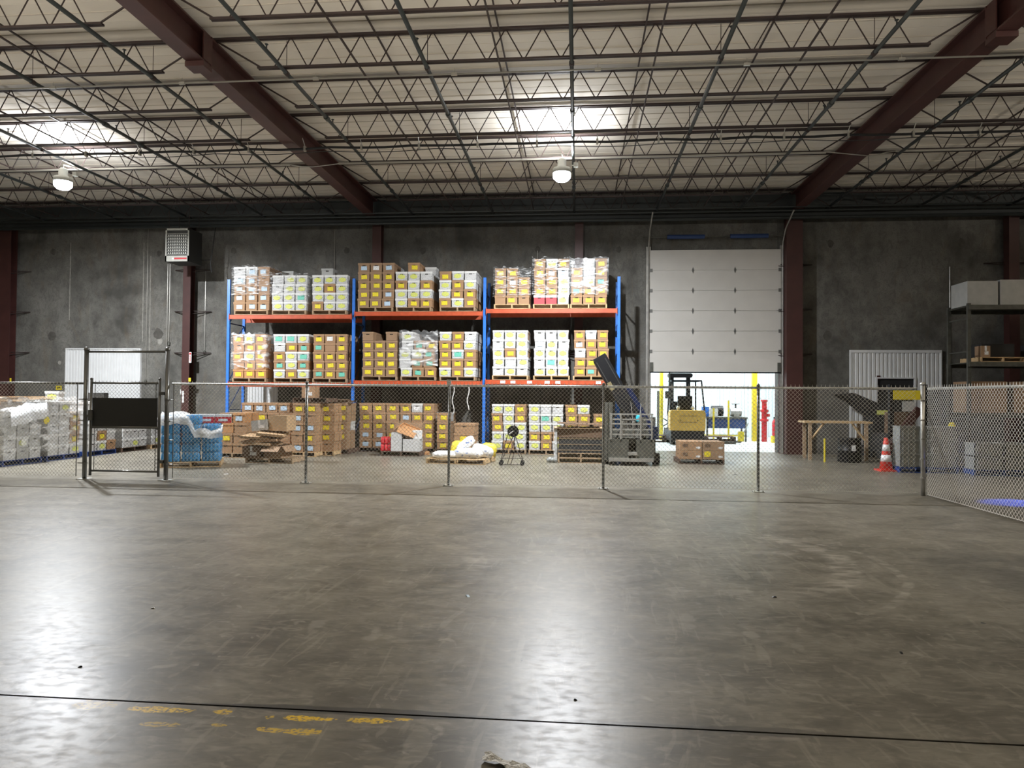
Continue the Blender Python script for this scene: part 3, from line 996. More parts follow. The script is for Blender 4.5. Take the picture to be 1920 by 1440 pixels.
# ------------------------------------------------------------------ blue and orange pallet rack
RY0, RY1 = 20.1, 21.15
UX = [at(427, 650, RY0)[0], at(662, 650, RY0)[0], at(908, 650, RY0)[0], at(1160, 650, RY0)[0]]
rk = thing('pallet_rack', 'three bay blue and orange pallet rack along the wall', 'rack', (0, 0, 0))
for i, X in enumerate(UX):
    u = link('upright_frame', None, rk, (X, RY0, 0))
    MB().box(-.04, .04, 0, .07, 0, 5.0).box(-.06, .06, -.03, .1, 0, .01).build('front_post', 'rack_blue', u)
    MB().box(-.04, .04, .98, 1.05, 0, 5.0).box(-.06, .06, .95, 1.08, 0, .01).build('rear_post', 'rack_blue', u)
    zz = .3
    while zz < 4.8:
        MB().box(-.012, .012, .07, .98, zz, zz + .03).build('brace', 'rack_dark', u)
        if zz + .9 < 4.9:
            MB().tube((0, .07, zz + .02), (0, .98, zz + .85), .016, n=5).build('brace', 'rack_dark', u)
        zz += .85
SHZ = [(1.98, 3.95), (2.05, 4.03), (2.09, 4.10)]
for bay in range(3):
    for lv in range(2):
        zt = SHZ[bay][lv]
        for yy in (RY0 - .045, RY1 - .03):
            b = MB().box(UX[bay] + .045, UX[bay + 1] - .045, yy, yy + .045, zt - .12, zt).box(UX[bay] + .045, UX[bay] + .06, yy - .012, yy, zt - .16, zt + .04).box(UX[bay + 1] - .06, UX[bay + 1] - .045, yy - .012, yy, zt - .16, zt + .04)
            b = b.build('beam', 'rack_orange', rk)
            if bay == 2 and lv == 0 and yy < 20.5:
                for px in (943, 962, 993, 1026, 1046, 1122):
                    X, Z = at(px, 716, RY0)
                    MB().box(X - .07, X + .07, yy - .004, yy, zt - .1, zt - .02).build('tag', 'paper', b)

UP1, UP2, UP3 = 'upper left bay', 'upper middle bay', 'upper right bay'
LO1, LO2, LO3 = 'lower left bay', 'lower middle bay', 'lower right bay'
LOADS = [  # px left, px right, bay, level, rows, ordinal, place
    (438, 506, 0, 1, ['wn wb bb', 'wb bb bn', 'bb bb bb', 'bb bb bb', 'bb bb bb']),
    (510, 576, 0, 1, ['wn wg wg', 'wn wg wg', 'wg wg wt', 'wg wg wg']),
    (585, 652, 0, 1, ['wg wg wg', 'wg by wg', 'wg wg wg', 'by wg wg']),
    (670, 739, 1, 1, ['db dp db', 'dy dy dy', 'dy dy dy', 'dy dy db', 'dy dy db']),
    (741, 811, 1, 1, ['-- by --', 'wg wg wn', 'by wg by', 'wg wg wg', 'wg by by']),
    (823, 893, 1, 1, ['by wg wn', 'wg by wg', 'wg by by', 'by wg by']),
    (927, 993, 2, 1, ['by by --', 'by bp by', 'by by by', 'bn by bn']),
    (1000, 1067, 2, 1, ['by wg dy', 'by bp wb', 'by by wg', 'by by wg', 'rn rn wg']),
    (1069, 1138, 2, 1, ['-- wp by', 'by wn by', 'by wg bt', 'bt by by', 'by by by']),
    (437, 500, 0, 0, ['oy wy oy', 'on oy oy', 'oy wg oy', 'on oy oy', 'oy oy oy']),
    (513, 580, 0, 0, ['wt wt wg', 'wn by bt', 'by wg wt', 'bt wg bt', 'wg by wg']),
    (587, 651, 0, 0, ['by bp by', 'bt bn by', 'by by by', 'by by by', 'bt by bt']),
    (679, 745, 1, 0, ['dn -- dn', 'dy dy dy', 'dy dy dy', 'dy dy dy', 'dy dy dy']),
    (751, 818, 1, 0, ['wg -- --', 'wn bt by', 'wg wg bt', 'wn bt bt', 'wg bt by']),
    (823, 893, 1, 0, ['wg by wn', 'by by wg', 'by wt by', 'by by by', 'wg by wg']),
    (923, 990, 2, 0, ['wg wg wg', 'wn wg wg', 'wg by wg', 'wg wn wg', 'wn wg wn']),
    (1001, 1067, 2, 0, ['wn wn wg', 'wb wg wn', 'wg wg wg', 'wn wt wg', 'wg wg wg']),
    (1076, 1141, 2, 0, ['by wp by', 'bb by by', 'wn by by', 'by by by', 'by bt by']),
]
for i, (pa, pb, bay, lv, rows) in enumerate(LOADS):
    o3 = ['first', 'second', 'third'][i % 3]
    where = [[LO1, UP1], [LO2, UP2], [LO3, UP3]][bay][lv]
    zt = SHZ[bay][lv] + .002
    py = 590 if lv else 715
    X0, X1 = at(pa, py, RY0)[0], at(pb, py, RY0)[0]
    xc, W = (X0 + X1) / 2, X1 - X0
    pallet(xc, RY0 - .06 + .575, zt, 'wooden pallet carrying the %s load in the %s of the rack' % (o3, where), mt='wood' if bay < 2 else 'wood_light')
    deep = 3
    load(xc, RY0 - .05, zt + .127, rows, '%s load, %s' % (o3, where), 'archive boxes stacked on the blue rack', W=W, jitter=.015 if i != 13 else .05, deep=deep)
    if i in (0, 1, 6, 8, 9, 13, 7):
        hh = len(rows) * .256
        zz = zt + .15
        wrap('stretch_film', xc - W / 2 - .03, xc + W / 2 + .03, RY0 - .075, RY0 + 1.14, zz + hh * (.35 if i in (0, 1) else .2), zz + hh + .0, 'clear stretch film round the %s load in the %s' % (o3, where), 'film_heavy' if i in (13, 9, 8) else 'film')

# odd boxes standing on top of loads
for px, py, c, w, lab in [(540, 515, 'gn', .36, 'grey lidded box alone on top of the second load, upper left bay'), (614, 517, 'gn', .36, 'tall grey box alone on top of the third load, upper left bay'), (808, 516, 'wn', .33, 'white lidded box behind the second load top, upper middle bay')]:
    X, Z = at(px, py, RY0 + .45)
    zz = {540: 3.952 + .127 + 4 * .256, 614: 3.952 + .127 + 4 * .256, 808: 4.032 + .127 + 4 * .256}[px]
    archive_box(X, RY0 + .42, zz, c, lab, w=w, h=.27 if px == 614 else .2)

# ------------------------------------------------------------------ floor loads under the rack
FL = [  # px left, px right, Y front, rows, place
    (672, 748, 20.1, ['by by by', 'by by by', 'by by by', 'bb bb by', 'bb bb by'], 'first floor load, middle bay'),
    (749, 814, 20.1, ['by wp by', 'bb by by', 'by by by', 'by by by', 'by by by'], 'second floor load, middle bay'),
    (818, 842, 19.9, ['by', 'by', 'by', 'by'], 'narrow floor stack, middle bay'),
    (921, 986, 20.1, ['wg wg by', 'by wg by', 'by wg wg', 'wg wg wg', 'wg by wg'], 'first floor load, right bay'),
    (991, 1057, 20.1, ['wg wn wn', 'wg wt wg', 'wg wg wg', 'by by by', 'wg by wg'], 'second floor load, right bay'),
    (1059, 1106, 20.1, ['by wg', 'by by', 'by by', 'by by', 'by by'], 'third floor load, right bay'),
    (1113, 1136, 19.9, ['by', 'by', 'by', 'by'], 'narrow floor stack, right bay'),
]
for i, (pa, pb, Y, rows, place) in enumerate(FL):
    X0, X1 = atx(pa, Y, 840), atx(pb, Y, 840)
    W = X1 - X0
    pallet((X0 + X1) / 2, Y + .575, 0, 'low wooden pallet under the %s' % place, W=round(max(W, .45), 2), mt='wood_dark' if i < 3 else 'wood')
    load((X0 + X1) / 2, Y + .01, .127, rows, place, 'archive boxes stacked under the rack', W=W, deep=3)

# brown carton stack between the rack's first and second posts
YB = 18.2
for pa, pb, Y, rows, place, mt in [
    (452, 544, 18.4, ['bb bb bb bb', 'by by bn bn', 'bn bb bn bn', 'by bn bn bn', 'bn bn bn bn'], 'leftmost brown floor pile', 'wood'),
    (410, 460, 17.5, ['db ob', 'on bn', 'by bn', 'bn bn'], 'pile by water cases', 'wood'),
    (546, 592, 18.1, ['by by', 'bb bn', 'bb bb', 'bn by', 'bb bb'], 'brown pile behind the second post', 'wood_light'),
    (594, 626, 18.6, ['by', 'by', 'by', 'by', 'bn'], 'single column by the blue post', 'wood_light'),
    (628, 650, 19.2, ['dy', 'dy', 'dy', 'dy', 'dn'], 'column beside the blue post', 'wood_dark'),
    (850, 890, 18.9, ['bn', 'by', 'bn'], 'low brown pile behind the bags', 'wood'),
]:
    X0, X1 = atx(pa, Y, 840), atx(pb, Y, 840)
    W = X1 - X0
    pallet((X0 + X1) / 2, Y + .575, 0, 'worn pallet under the %s' % place, W=round(max(W, .45), 2), mt=mt)
    load((X0 + X1) / 2, Y + .01, .127, rows, place, 'brown boxes piled on the floor', W=W, deep=2, jitter=.03)


def carton(x, y, z, w, d, h, label, mt='kraft', rz=0, rx=0, ry=0, flaps=False, group=None, tape=True):
    """closed or open shipping carton, x,y centre"""
    o = thing('shipping_carton', label, 'carton', (x, y, z), 0, group)
    o.rotation_euler = (rx, ry, rz)
    if flaps:
        t_ = .006
        m = MB().box(-w / 2, w / 2, -d / 2, d / 2, 0, t_).box(-w / 2, w / 2, -d / 2, -d / 2 + t_, t_, h).box(-w / 2, w / 2, d / 2 - t_, d / 2, t_, h).box(-w / 2, -w / 2 + t_, -d / 2 + t_, d / 2 - t_, t_, h).box(w / 2 - t_, w / 2, -d / 2 + t_, d / 2 - t_, t_, h)
        m.build('body', mt, o)
        for s in (-1, 1):
            T = TR(0, s * d / 2, h) @ R('X', -s * 40)
            MB().box(-w / 2, w / 2, 0 if s > 0 else -d * .4, d * .4 if s > 0 else 0, 0, t_, T=T).build('flap', mt, o)
            T = TR(s * w / 2, 0, h) @ R('Y', s * 50)
            MB().box(0 if s > 0 else -w * .4, w * .4 if s > 0 else 0, -d / 2, d / 2, 0, t_, T=T).build('flap', mt, o)
    else:
        MB().box(-w / 2, w / 2, -d / 2, d / 2, 0, h - .006).build('body', mt, o)
        MB().box(-w / 2, w / 2, -d / 2, -.004, h - .006, h).box(-w / 2, w / 2, .004, d / 2, h - .006, h).build('top_flap', mt, o)
        if tape:
            MB().box(-.025, .025, -d / 2 - .002, -d / 2, h * .55, h + .001).box(-.03, w * .3, -d / 2 - .003, -d / 2 - .001, h * .2, h * .5).build('tape', 'paper', o)
    return o


# messy pallet of tilted cartons in front of the brown piles
X, Y = flr(498, 869)
pallet(X + .05, Y + .5, 0, 'worn pallet under the messy heap of flattened cartons', W=1.15, D=.9, mt='wood')
carton(*[atx(478, Y + .3, 840), Y + .3, .127], .42, .5, .26, 'open dark carton low in the messy heap', 'dark_card', rz=.1)
carton(*[atx(522, Y + .35, 840), Y + .35, .127], .46, .5, .28, 'open striped carton at the right of the messy heap', 'brown2', rz=-.15, flaps=True)
G = 'flattened cartons lying in the messy heap'
for k, (px, z, w, ry, mt, lab) in enumerate([
    (490, .43, .82, .04, 'kraft', 'lowest flattened carton across the messy heap'),
    (496, .50, .9, -.06, 'brown', 'second flattened carton up in the messy heap'),
    (486, .58, .7, .05, 'kraft', 'third flattened carton up in the messy heap'),
    (512, .66, .62, .08, 'kraft', 'topmost flattened carton in the messy heap')]):
    o = tag(MB().box(-w / 2, w / 2, -.3, .3, 0, .045).box(-w / 2, w / 2, -.3, .3, .047, .055).build('flattened_carton', mt, None, (atx(px, Y + .35, 810), Y + .35, z)), lab, 'carton', G)
    o.rotation_euler = (.03 * k, ry, .1 * (k - 1.5))
carton(atx(491, Y + .35, 790), Y + .4, .76, .40, .3, .25, 'grey printed carton tipped over on the messy heap', 'grey_box', ry=-.12)
carton(atx(527, Y + .35, 790), Y + .45, .76, .46, .42, .36, 'big plain carton topping the messy heap', 'kraft', rz=-.15, tape=False)
# pallet and box resting high on the pile behind the second fence post
X, Z = at(582, 752, 18.4)
pallet(X, 18.75, 1.42, 'dark empty pallet lying on top of the brown piles', W=.95, D=.8, mt='wood_dark')
carton(atx(580, 18.6, 735), 18.7, 1.546, .36, .36, .3, 'small brown carton on the highest dark pallet', 'brown')
# dark red clutter
tag(MB().box(-.3, .3, -.2, .2, 0, .03).box(-.25, .32, -.15, .25, .032, .06).box(-.3, .2, -.2, .1, .062, .1).build('flattened_carton', 'dark_card', None, (atx(632, 19.0, 755), 19.4, 1.413), .2), 'dark red flattened cartons on the column by the post', 'carton')

# ------------------------------------------------------------------ white box pallet
Y = 18.8
xa = atx(712, Y, 850)
xb = atx(790, Y, 850)
pallet((xa + xb) / 2, Y + .5, 0, 'dark pallet under the white boxes and red drum pack', W=1.08, D=.95, mt='wood_dark')
carton(atx(742, Y, 840), Y + .25, .127, .29, .4, .50, 'tall white carton beside the red pack', 'white_box', tape=False)
carton(atx(770, Y, 840), Y + .25, .127, .45, .4, .33, 'wide white carton with a torn corner', 'white_box', tape=False)
carton(atx(778, Y, 820), Y + .3, .462, .26, .3, .22, 'small white carton on the wide white carton', 'white_lid', tape=False, rz=.2)
carton(atx(756, Y, 820), Y + .7, .127, .8, .3, .72, 'tall brown carton behind the white cartons', 'brown2', tape=False)
o = carton(atx(762, Y, 800), Y + .35, .70, .5, .42, .05, 'slumped open brown carton on the white cartons', 'orange_card', ry=.35, rx=.25, flaps=True)
t = thing('red_pack', 'red shrink wrapped pack at the left of white cartons', 'pack', (atx(721, Y, 840), Y + .22, .127), .1)
for i in range(3):
    for k in range(2):
        MB().lathe([(.045, 0), (.05, .02), (.05, .15), (.03, .18)], 10, c=(-.1 + i * .1, -.1 + .02 * k, .19 * k)).build('can', 'red_paint', t, smooth=True)
MB().box(-.15, .15, -.04, .22, 0, .37).build('inner_carton', 'red_paint', t)
X, Y2 = flr(792, 853)
o = tag(MB().box(-.18, .18, -.12, .12, 0, .02).box(-.12, .16, -.1, .1, .021, .07, T=R('Y', -8)).build('torn_cardboard', 'orange_card', None, (X, Y2 + .1, .001), .5), 'torn orange cardboard scrap beside the white box pallet', 'cardboard')

# ------------------------------------------------------------------ pallet of white sacks
import_y = 16.9
pallet(-2.82, 17.35, 0, 'low wooden pallet under the white sacks', rz=-.12, W=1.45, D=1.1, mt='wood_light')


def sack(x, y, z, sx, sy, sz, rz, ry, label, mt='bag_white', seed=0, rx=0):
    rnd = random.Random(seed)
    n, k = 18, 10
    vs_, fs = [], []
    for j in range(k + 1):
        ph = -PI / 2 + PI * j / k
        for i in range(n):
            th = 2 * PI * i / n
            ct, st_ = math.cos(th), math.sin(th)
            cp, sp = math.cos(ph), math.sin(ph)
            f = lambda v, e: math.copysign(abs(v) ** e, v)
            w = 1 + rnd.uniform(-.06, .06)
            vs_.append((sx * f(ct, .5) * f(cp, .55) * w, sy * f(st_, .5) * f(cp, .55) * w, max(-sz * .8, sz * f(sp, .8) * w)))
    for j in range(k):
        for i in range(n):
            q = (i + 1) % n
            fs.append((j * n + i, j * n + q, (j + 1) * n + q, (j + 1) * n + i))
    o = MB().add(vs_, fs).build('white_sack' if 'yellow' not in mt else 'yellow_sack', mt, None, (x, y, z + sz * .8), smooth=True)
    o.rotation_euler = (rx, ry, rz)
    return tag(o, label, 'sack', 'sacks on the low pallet')


sack(-3.18, 17.15, .13, .32, .24, .09, .2, 0, 'flat white sack at the left end of the low pallet', seed=1)
sack(-2.62, 17.2, .13, .38, .26, .13, -.1, 0, 'printed white sack at the bottom of the sack pile', 'bag_print', seed=2)
sack(-2.32, 17.35, .15, .26, .25, .16, .4, .3, 'plump white sack at the right of the sack pile', 'bag_print', seed=3)
sack(-2.72, 17.35, .34, .26, .2, .12, .2, -.7, 'white sack leaning up to the peak of the pile', 'bag_print', seed=4)
sack(-2.95, 17.55, .15, .16, .16, .2, 0, .1, 'yellow sack behind the left of the white sacks', 'bag_yellow', seed=5)
sack(-2.2, 17.75, .13, .2, .14, .18, .2, .1, 'yellow sack behind the right of the white sacks', 'bag_yellow', seed=6)

# ------------------------------------------------------------------ strapping cart
t = thing('strapping_cart', 'wheeled A-frame cart holding a black strapping reel', 'cart', (-1.54, 16.9, 0), .05)
T = R('X', 90)
MB().add([TR(.03, -.12, .80) @ T @ Vector(v) for v in MB().lathe([(.13, -.03), (.135, -.03), (.135, .03), (.13, .03)], 24).v], MB().lathe([(.13, -.03), (.135, -.03), (.135, .03), (.13, .03)], 24).f).build('reel', 'black', t)
MB().tube((.03, -.18, .80), (.03, .1, .80), .015).tube((.03, -.17, .8), (-.06, -.2, .74), .014, m=0).build('crank', 'steel_light', t)
for s in (-1, 1):
    MB().path([(-.1 + .0, s * .15, .72), (s * .26 - 0, -.15, .08)], .010).build('leg', 'joist_paint', t)
    MB().path([(.06, .1, .74), (s * .26, .2, .08)], .010).build('leg', 'joist_paint', t)
MB().tube((-.28, -.16, .17), (.28, -.16, .17), .009).tube((-.28, -.16, .02), (.28, -.16, .02), .009).tube((-.1, -.16, .02), (.06, -.1, .6), .009).tube((-.02, -.16, .02), (.1, -.1, .45), .009).build('crossbar', 'joist_paint', t)
for s in (-1, 1):
    for yy in (-.17, .2):
        MB().tube((s * .25, yy - .015, .05), (s * .25, yy + .015, .05), .05, n=14).build('wheel', 'rubber', t)

# ------------------------------------------------------------------ dark pallet stack with cardboard on top
SX, SY = (-.48 + .62) / 2 + .02, 18.1
for k in range(2):
    pallet(SX, SY, .125 * k, 'dark pallet, %s from the floor in the dark stack' % ORD[k], mt='wood', W=1.12, D=1.0, group='dark pallets stacked near the cart')
o = carton(SX, SY, .251, 1.1, .98, .374, 'tall dark banded bundle in the middle of the dark stack', 'black_matte', tape=False)
for z in (.06, .2, .34):
    MB().box(-.555, .555, -.496, -.49, z, z + .012).build('band', 'wood', o)
carton(SX - .06, SY, .626, 1.16, 1.0, .22, 'wide dark carton lying on the dark pallet stack', 'dark_card', tape=False)
for k, (w, ry, mt, lab) in enumerate([(1.22, 0, 'kraft', 'sheet of cardboard lying on the wide dark carton'), (1.05, .03, 'dark_card', 'dark sheet of cardboard on top of the stack')]):
    o = tag(MB().box(-w / 2, w / 2, -.5, .5, 0, .012).box(-w / 2, -w / 2 + .012, -.5, .5, -.1 if k == 0 else 0, .0).build('cardboard_sheet', mt, None, (SX - .07, SY - .04, .85 + .1 * k)), lab, 'cardboard')
    o.rotation_euler = (0, ry, .03)
wrap('stretch_film', SX - .66, SX - .585, SY - .52, SY + .4, .06, .86, 'grey stretch film hanging beside the dark pallet stack', 'film_white')
sack(SX - .72, SY - .35, 0, .13, .13, .07, 0, 0, 'grey crumpled bag at the foot of the dark stack', 'crate_grey', seed=9)

# ------------------------------------------------------------------ clamp lift attachment seen through the fence
t = thing('lift_truck', 'grey lift truck with barred backrest parked before the rack', 'lift truck', (1.3, 17.5, 0))
MB().box(-.56, -.08, -.3, .5, .14, .62).box(.1, .52, -.3, .5, .14, .62).box(-.56, .52, -.1, .5, .5, .64).box(-.5, .5, .5, 1.3, .2, .8).build('body', 'steel_grey', t)
MB().box(-.55, .5, -.36, -.3, .1, .18).box(-.1, .12, -.34, -.1, .25, .32).build('bumper', 'steel_light', t)
for z in (.72, .84, .97, 1.08, 1.2):
    MB().box(-.52, .5, -.28, -.24, z, z + .035).build('backrest_bar', 'steel_light', t)
for x in (-.5, -.27, .2, .46):
    MB().box(x - .018, x + .018, -.3, -.28, .55, 1.24).build('backrest_post', 'steel_light', t)
for x in (-.62, -.5, .3, .52):
    MB().box(x - .05, x + .05, -.1, .05, .1, 1.5 if x < 0 else 1.15).build('mast_rail', 'steel_grey', t)
MB().path([(-.4, .0, .5), (-.3, -.1, .8), (-.1, -.05, 1.0), (.1, 0, .9)], .02).path([(.2, 0, .6), (.35, -.1, .9), (.3, 0, 1.1)], .02).build('hose', 'rubber', t)
MB().tube((-.2, -.15, .66), (-.2, -.15, 1.05), .04).tube((.05, -.15, .66), (.05, -.15, 1.05), .04).build('cylinder', 'steel_light', t)
for s in (-.62, .6):
    MB().tube((s - .08, .1, .14), (s + .08, .1, .14), .14, n=18).build('wheel', 'rubber', t)
MB().box(.42, .62, -.2, .1, .62, .92).build('battery_box', 'navy', t)
MB().tube((.1, .1, .66), (.0, .2, 1.5), .008, n=4).tube((.16, .1, .66), (.25, .2, 1.45), .008, n=4).build('wire', 'steel_light', t)
X0, Z0 = at(1195, 790, 18.9)
X1, Z1 = at(1125, 668, 18.9)
dx, dz = X1 - X0, Z1 - Z0
ln = math.hypot(dx, dz)
ang = math.degrees(math.atan2(dx, dz))
t2 = thing('clamp_pad', 'big black padded arm leaning out beside the rack', 'machine arm', (X0, 18.88, Z0))
T = R('Y', ang)
MB().box(-.3, .3, .02, .5, -Z0, -.35).build('base', 'steel_grey', t2)
MB().box(-.2, .16, 0, .45, -.5, ln, T=T).build('arm', 'black', t2)
MB().box(-.215, -.2, .03, .42, .1, ln - .05, T=T).box(-.17, -.15, -.012, 0, .1, ln - .1, T=T).box(.08, .1, -.012, 0, .1, ln - .1, T=T).box(-.2, .16, 0, .45, ln, ln + .012, T=T).build('edge_strip', 'heater_dark', t2)
MB().box(-.2, -.09, -.02, 0, 1.02, 1.25, T=T).build('hazard_label', 'olive_label', t2)
MB().box(.17, .3, .1, .4, -.45, .9, T=T).build('strut', 'navy_black', t2)
MB().lathe([(.03, 0), (.07, .04), (.07, .16), (.03, .2)], 10, c=(.02, -.1, -.02)).build('canister', 'cyan', t2)

# ------------------------------------------------------------------ pallet of printed cartons
Y = 17.8
xa, xb = 2.5, 3.55
pallet((xa + xb) / 2, Y + .5, 0, 'dark pallet under the four brown printed cartons', W=1.1, D=.95, mt='wood_dark')
G = 'printed cartons before the open door'
for i in range(2):
    for k in range(2):
        o = carton(xa + .27 + i * .54, Y + .42, .127 + k * .215, .52, .8, .21, '%s %s printed carton of four on the dark pallet' % (['lower', 'upper'][k], ['left', 'right'][i]), 'brown' if i == 0 else 'brown2', rz=0, tape=False, group=G)
        MB().box(.12, .22, -.403, -.4, .04, .09).build('label', 'paper', o)
        MB().box(-.2, -.08, -.403, -.4, .08, .16).build('print', 'dark_card', o)
        if i == 1 and k == 0:
            MB().box(-.22, -.07, -.404, -.4, .06, .19).build('label', 'st_y', o)

# ------------------------------------------------------------------ shrink wrapped drinks
def local(t_, *p):
    return t_ @ Vector(p)


TW = TR(-8.7, 15.55, 0) @ Matrix.Rotation(.42, 4, 'Z')
p = TW @ Vector((0, .0, 0))
pallet(p.x, p.y, 0, 'pale pallet under the blue water cases', rz=.42, W=1.25, D=1.05, mt='wood_light')
case = MB()
for i in range(5):
    for j in range(3):
        case.lathe([(.033, 0), (.036, .02), (.034, .08), (.037, .10), (.034, .13), (.02, .17), (.013, .185), (.013, .2)], 8, c=(-.152 + i * .076, -.09 + j * .09, .002))
CASE = case.mesh('water_case', 'bottle_blue', True)
cf = MB()
nxx = 12
pts = []
for i in range(nxx):
    t_ = 2 * PI * i / nxx
    pts.append((.2 * math.copysign(abs(math.cos(t_)) ** .4, math.cos(t_)), .138 * math.copysign(abs(math.sin(t_)) ** .4, math.sin(t_))))
vs_, fs = [], []
for z, s in ((0.001, 1), (.05, 1.01), (.13, 1.0), (.175, .98), (.2, .9)):
    for x, y in pts:
        vs_.append((x * s, y * s, z))
for k in range(4):
    for i in range(nxx):
        fs.append((k * nxx + i, k * nxx + (i + 1) % nxx, (k + 1) * nxx + (i + 1) % nxx, (k + 1) * nxx + i))
fs.append(tuple(range(4 * nxx, 5 * nxx)))
CFILM = MB().add(vs_, fs).mesh('shrink_film', 'film_blue', True)
cn = 0
for k in range(5):
    for i in range(3):
        for j in range(3):
            if k == 4 and (i == 2 or j == 2):
                continue
            pnt = TW @ Vector((-.41 + i * .41, -.38 + j * .3, .127 + k * .206))
            lab = 'blue water case, %s layer up, %s, %s row' % (ORD[k], ['left', 'centre', 'right'][i], ['front', 'middle', 'back'][j])
            if j and i < 2 and k < 3:
                continue
            o = tag(link('water_case', CASE, None, pnt, .42), lab, 'water case', 'shrink wrapped water cases behind the gate post')
            link('shrink_film', CFILM, o)
            cn += 1
MB_ = MB()
for k in range(3):
    pnt = TW @ Vector((-.1 + .36 * k, .22, .127 + 4 * .206))
    o = tag(MB().box(-.17, .17, -.13, .13, 0, .14).build('soda_carton', 'red_paint', None, pnt, .42), 'red drinks carton, %s of three on the water cases' % ORD[k], 'carton', 'red drinks cartons on the water')
    MB().box(-.1, .1, -.133, -.13, .04, .10).build('print', 'paper', o)
    MB().box(-.17, .17, -.13, .13, .142, .20).build('top_tray', 'white_lid', o)
# white film draped over the load
m = MB()
N1, N2 = 18, 12
vs_, fs = [], []
for i in range(N1 + 1):
    for j in range(N2 + 1):
        u, v = i / N1, j / N2
        x = -.62 + 1.26 * u
        y = -.60 + .35 * v
        z = 1.0 + .09 * v - (.18 if u > .5 else 0) - .02 * math.sin(u * 17) + random.uniform(-.015, .015)
        if v < .25:
            z -= (.25 - v) * .7
            y = -.60
        vs_.append(TW @ Vector((x, y + .02 * math.sin(u * 23 + v * 5), z + .12 * (u < .5))))
for i in range(N1):
    for j in range(N2):
        a_ = i * (N2 + 1) + j
        fs.append((a_, a_ + N2 + 1, a_ + N2 + 2, a_ + 1))
tag(m.add(vs_, fs).build('draped_film', 'film_white', smooth=True), 'torn white film draped over the blue water cases', 'plastic wrap')

# ------------------------------------------------------------------ row of pallets along the left
def side_boxes(yc, rows, place, x=-12.42, mt_film=None, pm='wood', pname='wooden_pallet', n=3):
    """a load whose labelled faces look towards +X"""
    pallet(x - .55, yc, 0, '%s under the %s' % ('blue plastic pallet' if pm == 'blue_plastic' else 'wooden pallet', place), rz=PI / 2, mt=pm, W=1.15, D=1.08, name=pname, group='pallets in the row along the left')
    T = TR(x, yc, .127) @ Matrix.Rotation(PI / 2, 4, 'Z')
    nr = len(rows)
    for ri, row in enumerate(rows):
        cs = row.split()
        k = nr - 1 - ri
        for ci, code in enumerate(cs):
            if code == '--':
                continue
            pitch = 1.1 / len(cs)
            xx = (ci + .5) * pitch - .55
            p = T @ Vector((xx, random.uniform(0, .02), k * .256))
            c, s = code[0], code[1]
            lab = '%s box%s, %s row up, %s, %s' % (CC[c][2], '' if s == 'n' else ' with ' + STK[s][1], ORD[k], (SIDE.get(len(cs)))[ci].replace('left', 'near').replace('right', 'far'), place)
            archive_box(p.x, p.y, p.z, code, lab, PI / 2 + random.uniform(-.02, .02), w=pitch - .01, group='boxes on the pallets along the left')
            if yc < 17 or ri < 3:
                for q in range(1, 3):
                    rear_box(xx, q * .395, k * .256, c, w=pitch - .01, T=T)


side_boxes(15.05, ['wn gn --', 'gn gn wn', 'wn wg gn', 'wn gn wn'], 'nearest load', pm='blue_plastic', pname='plastic_pallet')
side_boxes(16.35, ['wn wg --', 'wn wn by', 'wn wn by', 'wn wn by', 'wn wn wg'], 'second load', pm='blue_plastic', pname='plastic_pallet')
side_boxes(17.75, ['wn by wn', 'wn wg wn', 'wn wn wg', 'wn by wn', 'wn wg bn'], 'third load', pm='blue_plastic', pname='plastic_pallet')
side_boxes(19.15, ['wn wn wn', 'wn wn wn', 'wn wn wn', 'wn wg wn'], 'fourth load', pm='wood_dark')
side_boxes(20.5, ['wn wn', 'wn wn', 'wg wn'], 'farthest load', pm='wood_light')
wrap('stretch_film', -13.62, -12.36, 14.42, 16.92, .25, 1.5, 'heavy white stretch film round the two nearest loads', 'film_heavy', amp=.06)
m = MB()
vs_, fs = [], []
for i in range(17):
    for j in range(11):
        u, v = i / 16, j / 10
        z = 1.20 + .22 * u + .10 * math.sin(u * 9 + v * 4) * (1 - v) + random.uniform(-.03, .03) + (.0 if v < .8 else -.35 * (v - .8) * 5)
        vs_.append((-13.55 + 1.27 * min(1, v / .8) + (.02 if v > .8 else 0), 14.5 + 1.1 * u, z))
for i in range(16):
    for j in range(10):
        a_ = i * 11 + j
        fs.append((a_, a_ + 11, a_ + 12, a_ + 1))
tag(m.add(vs_, fs).build('draped_film', 'film_white', smooth=True), 'crumpled white film heaped over the nearest load', 'plastic wrap')
# items resting on those loads
archive_box(-12.9, 16.5, 1.412, 'wg', 'white archive box standing alone on the second load', .3)
carton(-12.75, 18.0, 1.41, .4, .35, .22, 'black open carton standing on the third load', 'heater_dark', rz=.3, tape=False)
tag(MB().box(-.25, .25, -.2, .2, 0, .05).box(-.2, .2, -.15, .15, .052, .09).build('cyan_tray', 'cyan', None, (-12.95, 20.3, .9), .2), 'cyan plastic tray on the farthest load by the wall', 'tray')
for k in range(5):
    w_ = .5 + .08 * (k % 3)
    o = tag(MB().box(-w_, w_, -.25, .25, 0, .018).build('cardboard_sheet', ['kraft', 'paper', 'kraft', 'white_lid', 'kraft'][k], None, (-13.0 + .05 * k, 15.2 + .12 * k, 1.415 + .024 * k), .3 * k), 'loose cardboard sheet, %s up on the nearest load' % ORD[k], 'cardboard', 'loose sheets on the nearest load')
tag(MB().tube((0, 0, 0), (.01, 0, 0), .09, n=18).build('round_sticker', 'st_y', None, (-12.335, 15.62, .98)), 'round yellow sticker on the wrapped near load', 'sticker')
archive_box(-12.75, 14.6, 1.155, 'oy', 'orange brown box topping the nearest load at the edge', PI / 2)

